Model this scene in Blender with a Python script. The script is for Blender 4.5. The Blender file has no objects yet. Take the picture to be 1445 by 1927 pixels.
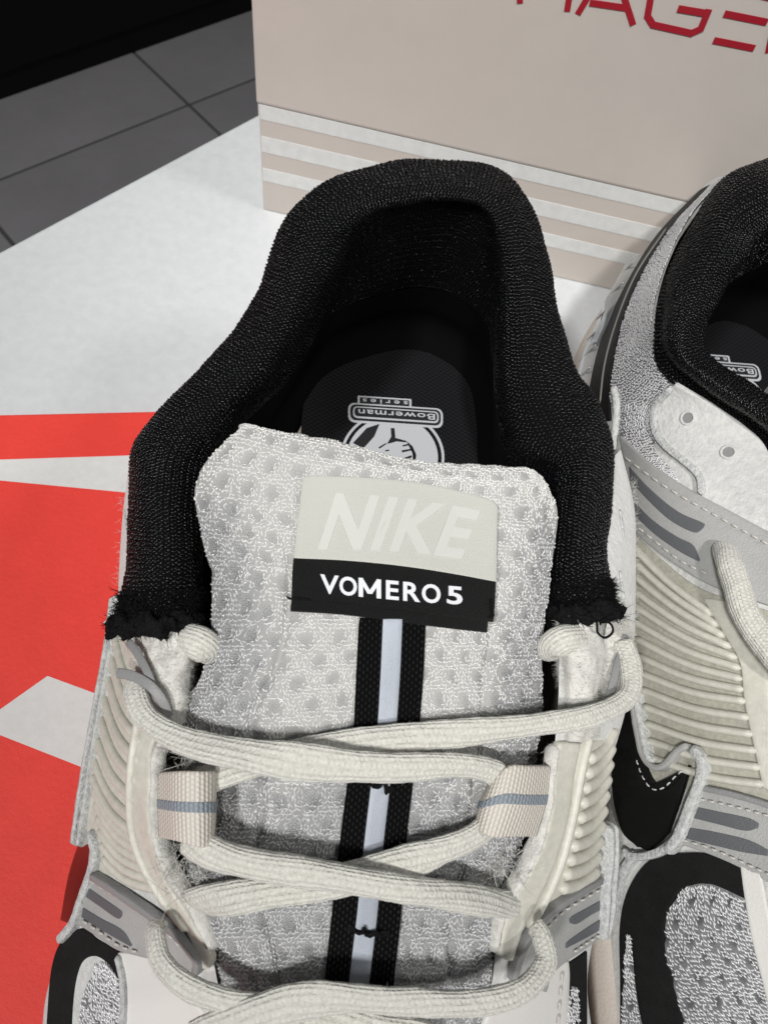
import bpy, math, random
import numpy as np
from mathutils import Vector, Matrix
from mathutils.bvhtree import BVHTree
rng = np.random.default_rng(7); random.seed(7)
SC = bpy.context.scene; COL = SC.collection
CM = 0.01

# ---------------------------------------------------------------- camera (all build coordinates are cm, table top at z = 0)
F_PX, PITCH, ROLL, CAM_H = 1392.0, math.radians(62), math.radians(13), 21.0
_fw = np.array([0, math.cos(PITCH), -math.sin(PITCH)]); _x = np.array([1.0, 0, 0]); _u = np.array([0, math.sin(PITCH), math.cos(PITCH)])
C_R = math.cos(ROLL)*_x + math.sin(ROLL)*_u; C_U = -math.sin(ROLL)*_x + math.cos(ROLL)*_u; C_P = np.array([0, 0, CAM_H])
cd = bpy.data.cameras.new('camera'); cam = bpy.data.objects.new('camera', cd); COL.objects.link(cam); SC.camera = cam
cd.sensor_fit = 'VERTICAL'; cd.sensor_height = 36; cd.sensor_width = 27; cd.lens = 26.0
cd.clip_start = 0.01; cd.clip_end = 50
m = Matrix.Identity(4)
for i in range(3):
    m[i][0] = C_R[i]; m[i][1] = C_U[i]; m[i][2] = -_fw[i]; m[i][3] = C_P[i]*CM
cam.matrix_world = m
cd.dof.use_dof = True; cd.dof.focus_distance = 0.155; cd.dof.aperture_fstop = 40

# ---------------------------------------------------------------- light: dim room, ceiling spots and an added fill spot
W = bpy.data.worlds.new('World'); SC.world = W; W.use_nodes = True
W.node_tree.nodes['Background'].inputs[0].default_value = (0.9, 0.95, 1.0, 1); W.node_tree.nodes['Background'].inputs[1].default_value = 0.095
def area(name, frm, tgt, size, power, col=(1, .99, .98)):
    l = bpy.data.lights.new(name, 'AREA'); l.shape = 'DISK'; l.size = size; l.energy = power; l.color = col
    o = bpy.data.objects.new(name, l); COL.objects.link(o); o.location = Vector(frm)*CM
    o.rotation_euler = (Vector(tgt)-Vector(frm)).to_track_quat('-Z', 'Y').to_euler(); return o
area('ceiling_or_added_spot', (-66, -84, 185), (0, 10, 5), .22, 29.0)
area('ceiling_or_added_spot', (150, -8, 195), (2, 10, 5), .40, 12.0, (1, .98, .96))
sl_ = bpy.data.lights.new('ceiling_or_added_spot', 'SPOT'); sl_.energy = 120; sl_.spot_size = math.radians(15); sl_.spot_blend = 1.0; sl_.shadow_soft_size = .06; sl_.color = (1, .98, .95)  # added narrow fill, not a known lamp: brightens the box front
so_ = bpy.data.objects.new('ceiling_or_added_spot', sl_); COL.objects.link(so_); so_.location = Vector((14, -95, 190))*CM
so_.rotation_euler = (Vector((4, 25, 5))-Vector((14, -95, 190))).to_track_quat('-Z', 'Y').to_euler()
SC.view_settings.view_transform = 'Standard'; SC.view_settings.look = 'None'; SC.view_settings.exposure = 0; SC.view_settings.gamma = 1
SC.cycles.use_denoising = True
SC.cycles.max_bounces = 8

# ---------------------------------------------------------------- helpers
def nrm(a): return a/np.maximum(np.linalg.norm(a, axis=-1, keepdims=True), 1e-9)
def raydir(px, py): return _fw + C_R*(px-722.5)/F_PX - C_U*(py-963.5)/F_PX
def at(px, py, z):
    d = raydir(px, py); return C_P + d*((z-CAM_H)/d[2])
def ats(l): return np.array([at(*p[:3]) for p in l])
def cr(P, n):
    """smooth (centripetal-ish Catmull-Rom) resample of control points along axis 0, even in chord length"""
    P = np.asarray(P, float); K = len(P)
    if K == 2:
        t = np.linspace(0, 1, n).reshape((-1,)+(1,)*(P.ndim-1)); return P[0]*(1-t)+P[1]*t
    E = np.concatenate([[2*P[0]-P[1]], P, [2*P[-1]-P[-2]]])
    m_ = 24; out = []
    for i in range(K-1):
        p0, p1, p2, p3 = E[i:i+4]; t = np.linspace(0, 1, m_, endpoint=False).reshape((-1,)+(1,)*(P.ndim-1))
        out.append(.5*((2*p1)+(-p0+p2)*t+(2*p0-5*p1+4*p2-p3)*t**2+(-p0+3*p1-3*p2+p3)*t**3))
    D = np.concatenate(out+[P[-1:]])
    seg = np.linalg.norm(np.diff(D, axis=0), axis=-1)
    while seg.ndim > 1: seg = seg.mean(axis=-1)
    s = np.concatenate([[0], np.cumsum(seg)]); q = np.linspace(0, s[-1], n)
    idx = np.clip(np.searchsorted(s, q, side='right')-1, 0, len(D)-2); f = (q-s[idx])/np.maximum(s[idx+1]-s[idx], 1e-9)
    f = f.reshape((-1,)+(1,)*(P.ndim-1)); return D[idx]*(1-f)+D[idx+1]*f
def loft(rows, nu, nv):
    """rows: K control curves with equal station count -> (nv,nu,3)"""
    R = np.array(rows, float)                       # K,N,3
    R = cr(R.transpose(1, 0, 2), nu).transpose(1, 0, 2)   # K,nu,3
    return cr(R, nv)
def normals(G):
    du = np.gradient(G, axis=1); dv = np.gradient(G, axis=0); return nrm(np.cross(du, dv))
def facing(G, N, p=None):
    p = C_P if p is None else p
    s = np.sign(((p-G)*N).sum(-1).mean()); return N*(s if s else 1)
ROOT = {}
def mk(name, V, F, mat, parent=None, uv=None, smooth=True, attrs=None):
    """one mesh object; V in world cm, F int array (n,3|4) or list of arrays; uv per vertex in cm"""
    V = np.asarray(V, float).reshape(-1, 3).copy()
    org = ROOT.get(parent.name if parent else None, np.zeros(3)) if parent else np.zeros(3)
    V = (V-org)*CM
    Fs = F if isinstance(F, list) else [F]
    Fs = [np.asarray(f, np.int32) for f in Fs if len(f)]
    me = bpy.data.meshes.new(name)
    me.vertices.add(len(V)); me.vertices.foreach_set('co', V.ravel())
    loops = np.concatenate([f.ravel() for f in Fs]); tot = np.concatenate([np.full(len(f), f.shape[1], np.int32) for f in Fs])
    st = np.concatenate([[0], np.cumsum(tot)[:-1]]).astype(np.int32)
    me.loops.add(len(loops)); me.loops.foreach_set('vertex_index', loops)
    me.polygons.add(len(tot)); me.polygons.foreach_set('loop_start', st); me.polygons.foreach_set('loop_total', tot)
    me.polygons.foreach_set('use_smooth', np.full(len(tot), smooth))
    if uv is not None:
        l = me.uv_layers.new(name='UVMap'); l.data.foreach_set('uv', np.asarray(uv, float).reshape(-1, 2)[loops].ravel())
    for k, a in (attrs or {}).items():
        at_ = me.attributes.new(k, 'FLOAT', 'POINT'); at_.data.foreach_set('value', np.asarray(a, float).ravel())
    me.update(calc_edges=True); me.validate()
    if mat: me.materials.append(mat)
    o = bpy.data.objects.new(name, me); COL.objects.link(o)
    if parent:
        o.parent = parent; ROOT[o.name] = org
    return o
def gridF(nv, nu, off=0, flip=False, closed=False):
    j, i = np.meshgrid(np.arange(nv-1), np.arange(nu if closed else nu-1), indexing='ij'); i2 = (i+1) % nu
    q = np.stack([j*nu+i, j*nu+i2, (j+1)*nu+i2, (j+1)*nu+i], -1).reshape(-1, 4)+off
    return q[:, ::-1] if flip else q
def gridUV(G):
    du = np.concatenate([np.zeros((G.shape[0], 1)), np.cumsum(np.linalg.norm(np.diff(G, axis=1), axis=-1), axis=1)], 1)
    dv = np.concatenate([np.zeros((1, G.shape[1])), np.cumsum(np.linalg.norm(np.diff(G, axis=0), axis=-1), axis=0)], 0)
    du = np.broadcast_to(du.mean(0), G.shape[:2]); dv = np.broadcast_to(dv.mean(1)[:, None], G.shape[:2])
    return np.stack([du, dv], -1)
def sheet(name, G, mat, parent=None, attrs=None, N=None):
    nv, nu = G.shape[:2]; return mk(name, G, gridF(nv, nu), mat, parent, gridUV(G), True, attrs)
def shell(name, G, N, thick, mat, parent=None, bevel=.35):
    """raised sheet with a rounded rim and real thickness; N outward"""
    nv, nu = G.shape[:2]; G = G.copy()
    flip = ((normals(G)*N).sum(-1).mean() < 0)
    uv = gridUV(G).reshape(-1, 2)
    ii = list(range(nu))+[(j+1)*nu-1 for j in range(1, nv)]+[(nv-1)*nu+i for i in range(nu-2, -1, -1)]+[j*nu for j in range(nv-2, 0, -1)]
    ii = np.array(ii); c = G.reshape(-1, 3); n = N.reshape(-1, 3)
    P = c[ii]; T = nrm(np.roll(P, -1, 0)-np.roll(P, 1, 0)); out = np.cross(T, n[ii]) * (1 if not flip else -1)
    r = thick*bevel
    r1 = P+out*r*.7-n[ii]*r*.3; r2 = P+out*r-n[ii]*r; r3 = P+out*r-n[ii]*thick
    V = np.concatenate([c, r1, r2, r3]); M = len(ii); b = nv*nu
    k = np.arange(M); k2 = (k+1) % M
    rim = [np.stack([ii[k], b+k, b+k2, ii[k2]], -1)]+[np.stack([b+a*M+k, b+(a+1)*M+k, b+(a+1)*M+k2, b+a*M+k2], -1) for a in (0, 1)]
    rim = np.concatenate(rim)
    if flip: rim = rim[:, ::-1]
    F = np.concatenate([gridF(nv, nu, flip=flip), rim if True else rim])
    return mk(name, V, F, mat, parent, np.concatenate([uv, uv[ii], uv[ii], uv[ii]]))
def bvh_of(Gs):
    V = []; F = []
    for G in Gs:
        nv, nu = G.shape[:2]; F += gridF(nv, nu, len(V)).tolist(); V += G.reshape(-1, 3).tolist()
    return BVHTree.FromPolygons([Vector(v) for v in V], F)
def cast(bvh, px, py):
    d = raydir(px, py); d = d/np.linalg.norm(d); cp = Vector(C_P); hit = bvh.ray_cast(cp, Vector(d))
    if hit[0] is None:
        best = None
        for k in np.linspace(8, 24, 33):
            h = bvh.find_nearest(Vector(C_P+d*k))
            if best is None or h[3] < best[3]: best = h
        hit = best
    p = np.array(hit[0]); n = np.array(hit[1])
    if (C_P-p)@n < 0: n = -n
    return p, n
def smooth2(A, k=2):
    for _ in range(k):
        B = np.pad(A, ((1, 1), (1, 1), (0, 0)), mode='edge'); A = (B[1:-1, 1:-1]*2+B[:-2, 1:-1]+B[2:, 1:-1]+B[1:-1, :-2]+B[1:-1, 2:])/6
    return A
def drape(bvh, rows, nu, nv, off=.03):
    """outline rows drawn from the photograph's viewpoint laid on a built surface -> grid and outward normals"""
    R = [cr(np.array(r, float), nu) for r in rows]; Q = cr(np.array(R), nv)
    P = np.zeros((nv, nu, 3)); N = np.zeros((nv, nu, 3))
    for j in range(nv):
        for i in range(nu): P[j, i], N[j, i] = cast(bvh, *Q[j, i])
    N = nrm(smooth2(N, 6)); return P+N*off, N
def drapeline(bvh, pts, n, off=.03):
    Q = cr(np.array(pts, float), n); r = [cast(bvh, *q) for q in Q]
    P = np.array([a for a, b in r]); N = np.array([b for a, b in r])
    for _ in range(6):
        N[1:-1] = (N[:-2]+N[1:-1]*2+N[2:])/4; P[1:-1] = (P[:-2]+P[1:-1]*2+P[2:])/4
    N = nrm(N); return P+N*off, N
def tube(name, P, N, w, h, mat, parent=None, ns=16, weave=0, wp=.085, cap=True, power=2.0, lump=0):
    """tube of width w (across) and height h (along N), both may vary along P"""
    n = len(P); T = nrm(np.gradient(P, axis=0)); N = nrm(N-(N*T).sum(-1, keepdims=True)*T); B = np.cross(T, N)
    w = np.broadcast_to(w, (n,)).copy(); h = np.broadcast_to(h, (n,)).copy()
    a = np.linspace(0, 2*np.pi, ns, endpoint=False); ca = np.sign(np.cos(a))*np.abs(np.cos(a))**(2/power); sa = np.sign(np.sin(a))*np.abs(np.sin(a))**(2/power)
    s = np.concatenate([[0], np.cumsum(np.linalg.norm(np.diff(P, axis=0), axis=-1))])
    if cap:
        L = s[-1]; e = np.minimum(s, L-s); rr = np.minimum(1, .25+np.sqrt(np.clip(e/np.maximum(h*.5, 1e-4), 0, 1))); w *= rr; h *= rr
    d = 0
    if weave:
        ph = np.pi*s[:, None]/wp; m_ = round(ns/4) if ns < 40 else 11
        c1 = np.abs(np.sin(ph+m_*a[None])); c2 = np.abs(np.sin(ph-m_*a[None]))
        d = weave*(np.maximum(c1, c2)-.7)
    if lump:
        d = d+lump*(np.sin(s[:, None]*9+3*a)+np.sin(s[:, None]*23+a*2+1)*.6+rng.normal(0, .35, (n, ns)))
    d = np.broadcast_to(d, (n, ns))
    V = P[:, None]+B[:, None]*((w[:, None]/2+d)*ca[None])[..., None]+N[:, None]*((h[:, None]/2+d)*sa[None])[..., None]
    F = [gridF(n, ns, closed=True)]
    if cap:
        V = np.concatenate([V.reshape(-1, 3), P[:1], P[-1:]]); k = np.arange(ns); k2 = (k+1) % ns; b = n*ns
        F += [np.stack([np.full(ns, b), k2, k], -1), np.stack([np.full(ns, b+1), (n-1)*ns+k, (n-1)*ns+k2], -1)]
    uv = np.stack(np.broadcast_arrays(s[:, None], (a/6.283*(w.mean()+h.mean())*1.6)[None]), -1).reshape(-1, 2)
    if cap: uv = np.concatenate([uv, [[0, 0], [s[-1], 0]]])
    return mk(name, V, F, mat, parent, uv)
def samp(G, fu, fv):
    nv, nu = G.shape[:2]; x = np.clip(fu, 0, 1)*(nu-1); y = np.clip(fv, 0, 1)*(nv-1)
    i = np.minimum(x.astype(int), nu-2); j = np.minimum(y.astype(int), nv-2); a = (x-i)[:, None]; b = (y-j)[:, None]
    return (G[j, i]*(1-a)+G[j, i+1]*a)*(1-b)+(G[j+1, i]*(1-a)+G[j+1, i+1]*a)*b
def strands(name, G, N, fu, fv, ang, length, rad, arch, mat, parent, lift=0, npt=4, nr=4):
    """many short yarn bits lying on a surface, one joined mesh"""
    P = samp(G, fu, fv); n = nrm(samp(N, fu, fv)); Tu = np.gradient(G, axis=1); t = nrm(samp(Tu, fu, fv)); t = nrm(t-(t*n).sum(-1, keepdims=True)*n); b = np.cross(n, t)
    M = len(P); d = t*np.cos(ang)[:, None]+b*np.sin(ang)[:, None]; e = np.cross(n, d)
    q = np.linspace(-1, 1, npt); length = np.broadcast_to(length, (M,)); rad = np.broadcast_to(rad, (M,)); arch = np.broadcast_to(arch, (M,))
    c = P[:, None]+d[:, None]*(q[None]*length[:, None]/2)[..., None]+n[:, None]*(lift+arch[:, None]*(1-q[None]**2)-.2*rad[:, None])[..., None]
    r = rad[:, None]*np.sqrt(np.clip(1.06-q[None]**2, .05, 1))
    a = np.linspace(0, 2*np.pi, nr, endpoint=False)+.4
    V = c[:, :, None]+e[:, None, None]*(r[..., None]*np.cos(a))[..., None]+n[:, None, None]*(r[..., None]*np.sin(a))[..., None]
    f = gridF(npt, nr, closed=True); F = (f[None]+(np.arange(M)*npt*nr)[:, None, None]).reshape(-1, 4)
    o = mk(name, V, F, mat, parent); o['kind'] = 'stuff'; return o
def hairs(name, base, dirs, L, r, mat, parent, curl=.5, npt=5):
    M = len(base); dirs = nrm(dirs); side = nrm(np.cross(dirs, rng.normal(size=(M, 3)))); up = np.cross(dirs, side); L = np.broadcast_to(L, (M,))
    q = np.linspace(0, 1, npt); k = rng.normal(0, curl, M)
    c = base[:, None]+dirs[:, None]*(q[None]*L[:, None])[..., None]+side[:, None]*((q[None]**2)*L[:, None]*k[:, None])[..., None]
    a = np.array([0, 2.094, 4.189]); rr = r*(1-.6*q)
    V = c[:, :, None]+side[:, None, None]*(rr[:, None]*np.cos(a))[None, ..., None]+up[:, None, None]*(rr[:, None]*np.sin(a))[None, ..., None]
    f = gridF(npt, 3, closed=True); F = (f[None]+(np.arange(M)*npt*3)[:, None, None]).reshape(-1, 4)
    o = mk(name, V, F, mat, parent); o['kind'] = 'stuff'; return o
def box(name, lo, hi, mat, parent=None, axes=None, org=(0, 0, 0), bev=0):
    lo = np.array(lo, float); hi = np.array(hi, float); A = np.eye(3) if axes is None else np.array(axes)
    import bmesh
    bm = bmesh.new(); bmesh.ops.create_cube(bm, size=1)
    for v in bm.verts: v.co = Vector((np.array(v.co)+.5)*(hi-lo)+lo)
    if bev: bmesh.ops.bevel(bm, geom=bm.edges[:], offset=bev, segments=2, affect='EDGES', profile=.6)
    bm.verts.ensure_lookup_table(); V = np.array([np.array(v.co) for v in bm.verts])@A+np.array(org)
    F = {}
    for f in bm.faces: F.setdefault(len(f.verts), []).append([v.index for v in f.verts])
    bm.free(); return mk(name, V, [np.array(x) for x in F.values()], mat, parent, smooth=False)
def thing(name, base, label, cat, group=None):
    o = bpy.data.objects.new(name, None); COL.objects.link(o); o.location = Vector(base)*CM; o.empty_display_size = .02
    o['label'] = label; o['category'] = cat
    if group: o['group'] = group
    ROOT[o.name] = np.array(base, float); return o
def text_mesh(s, offset=0, shear=0, extrude=.02, space=1.0):
    c = bpy.data.curves.new('txt', 'FONT'); c.body = s; c.size = 1; c.offset = offset; c.shear = shear; c.extrude = extrude; c.space_character = space; c.resolution_u = 4
    o = bpy.data.objects.new('txt', c); COL.objects.link(o); dg = bpy.context.evaluated_depsgraph_get(); me = o.evaluated_get(dg).to_mesh()
    V = np.array([v.co[:] for v in me.vertices]); F = [list(p.vertices) for p in me.polygons]
    o.evaluated_get(dg).to_mesh_clear(); bpy.data.objects.remove(o); bpy.data.curves.remove(c)
    lo = V.min(0); hi = V.max(0); V[:, 0] = (V[:, 0]-lo[0])/(hi[0]-lo[0]); V[:, 1] = (V[:, 1]-lo[1])/(hi[1]-lo[1]); V[:, 2] = (V[:, 2]-lo[2])/(hi[2]-lo[2])
    D = {}
    for f in F: D.setdefault(len(f), []).append(f)
    return V, [np.array(x) for x in D.values()]
def text_on(name, s, quad, bvh, off, thick, mat, parent, bow=0, **kw):
    """lettering as thin relief on a built surface; quad = TL,TR,BR,BL"""
    V, F = text_mesh(s, **kw); q = np.array(quad, float); out = []
    for x, y, z in V:
        p = (q[3]*(1-x)+q[2]*x)*(1-y)+(q[0]*(1-x)+q[1]*x)*y
        p = p+np.array([0, -1])*bow*4*x*(1-x)
        h, n = cast(bvh, *p); out.append(h+n*(off+thick*z))
    return mk(name, out, F, mat, parent, smooth=False)

# ---------------------------------------------------------------- materials
def mat(name, col, rough=.6, spec=.3, noise=None, bump=None, metal=0, sheen=0, mottle=0, weave=None, coat=0, mscale=300, wcon=.62):
    """noise=(scale per m, strength) fine bump; mottle = colour variation; weave=(pitch_u cm, pitch_v cm, strength, kind)"""
    M = bpy.data.materials.new(name); M.use_nodes = True; nt = M.node_tree; B = nt.nodes['Principled BSDF']; L = nt.links
    B.inputs['Base Color'].default_value = (*col, 1); B.inputs['Roughness'].default_value = rough; B.inputs['Specular IOR Level'].default_value = spec
    B.inputs['Metallic'].default_value = metal; B.inputs['Coat Weight'].default_value = coat; B.inputs['Coat Roughness'].default_value = .08
    if sheen: B.inputs['Sheen Weight'].default_value = sheen; B.inputs['Sheen Roughness'].default_value = .5
    tc = nt.nodes.new('ShaderNodeTexCoord'); last = None
    def bumpn(src, s, dist):
        nonlocal last
        b = nt.nodes.new('ShaderNodeBump'); b.inputs['Strength'].default_value = s; b.inputs['Distance'].default_value = dist
        L.new(src, b.inputs['Height'])
        if last: L.new(last, b.inputs['Normal'])
        last = b.outputs[0]; L.new(last, B.inputs['Normal'])
    if noise:
        for sc_, st in (noise if isinstance(noise, list) else [noise]):
            n = nt.nodes.new('ShaderNodeTexNoise'); n.inputs['Scale'].default_value = sc_; n.inputs['Detail'].default_value = 4; L.new(tc.outputs['Object'], n.inputs['Vector'])
            bumpn(n.outputs[0], st, 1.2/sc_)
    if weave:
        pu, pv, st, kind = weave
        sx = nt.nodes.new('ShaderNodeSeparateXYZ'); L.new(tc.outputs['UV'], sx.inputs[0])
        def math_(op, a, b=None):
            k = nt.nodes.new('ShaderNodeMath'); k.operation = op
            for i_, v in enumerate((a, b)):
                if v is None: continue
                if isinstance(v, (int, float)): k.inputs[i_].default_value = v
                else: L.new(v, k.inputs[i_])
            return k.outputs[0]
        u = math_('MULTIPLY', sx.outputs[0], math.pi/pu); v = math_('MULTIPLY', sx.outputs[1], math.pi/pv)
        if kind == 'twill': a = math_('ABSOLUTE', math_('SINE', math_('ADD', u, v))); h_ = math_('MULTIPLY', a, math_('ADD', .5, math_('ABSOLUTE', math_('SINE', math_('SUBTRACT', u, v)))))
        elif kind == 'rows': h_ = math_('MULTIPLY', math_('ABSOLUTE', math_('SINE', v)), math_('ADD', .45, math_('MULTIPLY', .55, math_('ABSOLUTE', math_('SINE', math_('ADD', u, math_('MULTIPLY', math_('FLOOR', math_('DIVIDE', v, math.pi)), math.pi/2)))))))
        elif kind == 'rib': h_ = math_('ABSOLUTE', math_('SINE', u))
        else: h_ = math_('MULTIPLY', math_('SINE', u), math_('SINE', v))
        bumpn(h_, st, .0002)
        if kind != 'rib':
            mx = nt.nodes.new('ShaderNodeMix'); mx.data_type = 'RGBA'; mx.inputs[6].default_value = tuple(c*wcon for c in col)+(1,); mx.inputs[7].default_value = (*col, 1)
            L.new(math_('ADD', math_('MULTIPLY', h_, .8), .25), mx.inputs[0]); L.new(mx.outputs[2], B.inputs['Base Color'])
    if mottle:
        n = nt.nodes.new('ShaderNodeTexNoise'); n.inputs['Scale'].default_value = mscale; n.inputs['Detail'].default_value = 5; n.inputs['Roughness'].default_value = .65; L.new(tc.outputs['Object'], n.inputs['Vector'])
        r = nt.nodes.new('ShaderNodeMapRange'); r.inputs['From Min'].default_value = .3; r.inputs['From Max'].default_value = .7; r.inputs['To Min'].default_value = 1-mottle; r.inputs['To Max'].default_value = 1+mottle*.4
        L.new(n.outputs[0], r.inputs[0]); mx = nt.nodes.new('ShaderNodeMix'); mx.data_type = 'RGBA'; mx.blend_type = 'MULTIPLY'; mx.inputs[0].default_value = 1
        src = B.inputs['Base Color'].links[0].from_socket if B.inputs['Base Color'].links else None
        if src: L.new(src, mx.inputs[6])
        else: mx.inputs[6].default_value = (*col, 1)
        cb = nt.nodes.new('ShaderNodeCombineColor'); [L.new(r.outputs[0], cb.inputs[i_]) for i_ in range(3)]
        L.new(cb.outputs[0], mx.inputs[7]); L.new(mx.outputs[2], B.inputs['Base Color'])
    return M
def attr_mat(name, cols, attr, rough=.6, spec=.3, noise=None):
    """colour picked by a per-vertex material mask"""
    M = mat(name, cols[0], rough, spec, noise); nt = M.node_tree; a = nt.nodes.new('ShaderNodeAttribute'); a.attribute_name = attr
    r = nt.nodes.new('ShaderNodeValToRGB'); r.color_ramp.elements[0].color = (*cols[0], 1); r.color_ramp.elements[1].color = (*cols[-1], 1)
    for i, c in enumerate(cols[1:-1]): e = r.color_ramp.elements.new((i+1)/(len(cols)-1)); e.color = (*c, 1)
    nt.links.new(a.outputs['Fac'], r.inputs[0]); nt.links.new(r.outputs[0], nt.nodes['Principled BSDF'].inputs['Base Color']); return M

M_NAP = mat('pale_fibre', (.72, .71, .66), .8, .2)
M_BLACK = mat('black_knit_base', (.003, .003, .0035), .85, .08, (3500, .5))
M_BLOOP = mat('black_knit_yarn', (.0035, .0035, .0045), .25, .5)
M_FRAY = mat('black_frayed_yarn', (.008, .008, .009), .8, .15, [(1200, 1.0), (3500, 1.0)])
M_LINING = mat('black_insole_fabric', (.012, .012, .014), .85, .15, None, weave=(.07, .09, .8, 'plain'))
M_YARN = mat('white_yarn', (.72, .715, .69), .2, 1.0)
M_FINE = mat('fine_grey_mesh', (.56, .56, .545), .4, .5)
M_YARNT = mat('silver_white_yarn', (.58, .58, .585), .16, 1.0)
M_YARNS = mat('silver_yarn', (.74, .74, .75), .2, 1.0)
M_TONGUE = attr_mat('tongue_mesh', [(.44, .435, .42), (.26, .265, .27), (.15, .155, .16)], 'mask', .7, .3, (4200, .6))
M_SILVER = attr_mat('silver_mesh', [(.20, .20, .21), (.15, .15, .16), (.11, .11, .12)], 'mask', .45, .5, (4200, .6))
M_SUEDE = mat('white_suede', (.66, .66, .64), .9, .15, [(900, .35), (5000, .5)], sheen=.35, mottle=.14, mscale=500)
M_FELT = mat('white_foam_felt', (.68, .67, .63), .95, .1, [(3000, .6)], sheen=.3, mottle=.22, mscale=700)
M_RUBBER = mat('cream_rubber', (.63, .615, .54), .42, .4, [(3000, .15)], mottle=.14, mscale=600)
M_RUBBERD = mat('dusty_cream_rubber', (.43, .42, .355), .7, .2, [(3000, .2)], mottle=.25, mscale=900)
M_LACE = mat('cream_lace', (.70, .69, .625), .8, .25, [(2500, .7)], sheen=.3, mottle=.16, mscale=1400, weave=(.08, .065, .8, 'rows'), wcon=.87)
M_WEB = mat('pink_cream_webbing', (.72, .67, .60), .7, .3, weave=(.075, .085, 1.0, 'rows'), wcon=.66)
M_WEBG = mat('blue_grey_webbing', (.30, .34, .38), .7, .3, weave=(.075, .085, 1.0, 'rows'), wcon=.66)
M_GLOSS = mat('black_patent', (.003, .003, .003), .1, .5)
M_BAND = mat('grey_leather', (.40, .40, .39), .5, .4, [(2600, .4)], mottle=.08)
M_BANDD = mat('dark_grey_print', (.115, .12, .128), .45, .4, [(2600, .3)])
M_EDGE = mat('raw_leather_edge', (.62, .63, .62), .9, .1, [(1500, .7), (5000, .6)], mottle=.3, mscale=900)
M_WHITE = mat('white_leather', (.74, .72, .69), .5, .35, [(1800, .12)])
M_TOEBLK = mat('black_suede', (.012, .012, .012), .85, .2, (3000, .6), mottle=.3)
M_SOLE = mat('cream_midsole', (.58, .52, .46), .65, .3, [(1800, .3)], mottle=.06)
M_HEELG = mat('dark_grey_overlay', (.012, .012, .012), .6, .15, (3000, .3))
M_CLIP = mat('silver_plastic', (.45, .46, .47), .2, .6, metal=.7)
M_GREYL = mat('grey_line', (.17, .165, .155), .5, .3)
M_SATIN = mat('satin_label', (.59, .59, .54), .62, .2, (3000, .1), weave=(.05, .035, .5, 'twill'), wcon=.9)
M_SATIN2 = mat('satin_letter', (.555, .555, .52), .62, .2)
M_LBLK = mat('black_label', (.012, .012, .012), .5, .4, weave=(.045, .06, .9, 'twill'))
M_LTXT = mat('white_label_thread', (.70, .71, .74), .7, .2)
M_WEBB = mat('black_webbing', (.003, .003, .003), .9, .08, (5000, .4))
M_WYARN = mat('black_webbing_yarn', (.005, .005, .006), .35, .3)
M_REFL = mat('reflective_tape', (.36, .39, .44), .4, .4, (6000, .5), metal=.2)
M_PRINT = mat('white_print', (.72, .74, .77), .8, .2, weave=(.07, .09, .5, 'plain'))
M_PRINTD = mat('black_print', (.02, .02, .022), .8, .2)
M_THREAD = mat('grey_thread', (.55, .53, .49), .4, .5)
M_GREYFILM = mat('grey_film', (.26, .26, .26), .45, .4, (2500, .3))

# ---------------------------------------------------------------- the setting
M_TABLE = mat('table_laminate', (.63, .65, .66), .45, .35, [(900, .03)], mottle=.07, mscale=260)
M_TILE = mat('grey_floor_tile', (.30, .29, .30), .6, .3, [(60, .05)], mottle=.15, mscale=3)
M_JOINT = mat('tile_joint', (.10, .10, .10), .9, .1)
M_CAB = mat('black_cabinet', (.003, .003, .003), .6, .2)
M_RED = mat('red_card', (.83, .060, .045), .6, .3, [(3500, .25), (700, .1)], mottle=.06, mscale=110)
M_CARDW = mat('white_card_print', (.72, .72, .70), .6, .3, [(3500, .15)], mottle=.06, mscale=500)
M_BOX = mat('beige_box', (.545, .50, .46), .55, .3, [(3000, .06)], mottle=.03, mscale=80)
M_BOXW = mat('white_box_stripe', (.68, .69, .68), .5, .3, None, mottle=.10, mscale=250)
M_FOIL = mat('red_foil', (.42, .02, .035), .3, .5, metal=.2)

ta = np.array([.545, .838]); ta = np.array([6.5, 10.5]); ta = ta/np.linalg.norm(ta); tb = np.array([ta[1], -ta[0]])   # table far-left edge direction
tab = thing('table', (8, 12, -3), 'white table top with worn speckled surface under both sneakers and the box', 'table')
o0 = np.array([-15.8, 18.1])
TA = np.array([[ta[0], ta[1], 0], [tb[0], tb[1], 0], [0, 0, 1]])
box('table_top', (-60, 0, -3), (70, 75, 0), M_TABLE, tab, TA, (*o0, 0), bev=.12)
c_ = o0+ta*5+tb*37
for a_, b_ in ((-54, 6), (64, 6), (-54, 69), (64, 69)):
    p_ = ta*a_+tb*b_+o0; box('leg', (p_[0]-2, p_[1]-2, -75), (p_[0]+2, p_[1]+2, -3.01), M_CAB, tab)
fa = np.array([34., 43.9]); fa /= np.linalg.norm(fa); fb = np.array([fa[1], -fa[0]])
FA = np.array([[fa[0], fa[1], 0], [fb[0], fb[1], 0], [0, 0, 1]]); j0 = np.array([-55.5, 129.9])   # joint crossing
floor = box('floor', (-400, -400, -78), (400, 400, -75.25), M_JOINT, None, FA, (*j0, 0)); floor['kind'] = 'structure'; ROOT['floor'] = np.zeros(3)
tile_me = None
for a_ in range(-4, 4):
    for b_ in range(-1, 5):
        if tile_me is None:
            t_ = box('tile', (.35, .35, -.4), (44.65, 44.65, 0), M_TILE, floor, FA, (0, 0, 0), bev=.15); tile_me = t_.data
        else:
            t_ = bpy.data.objects.new('tile', tile_me); COL.objects.link(t_); t_.parent = floor
        p_ = j0+fa*45*a_+fb*45*b_; t_.location = (p_[0]*CM, p_[1]*CM, -.75)
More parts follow.
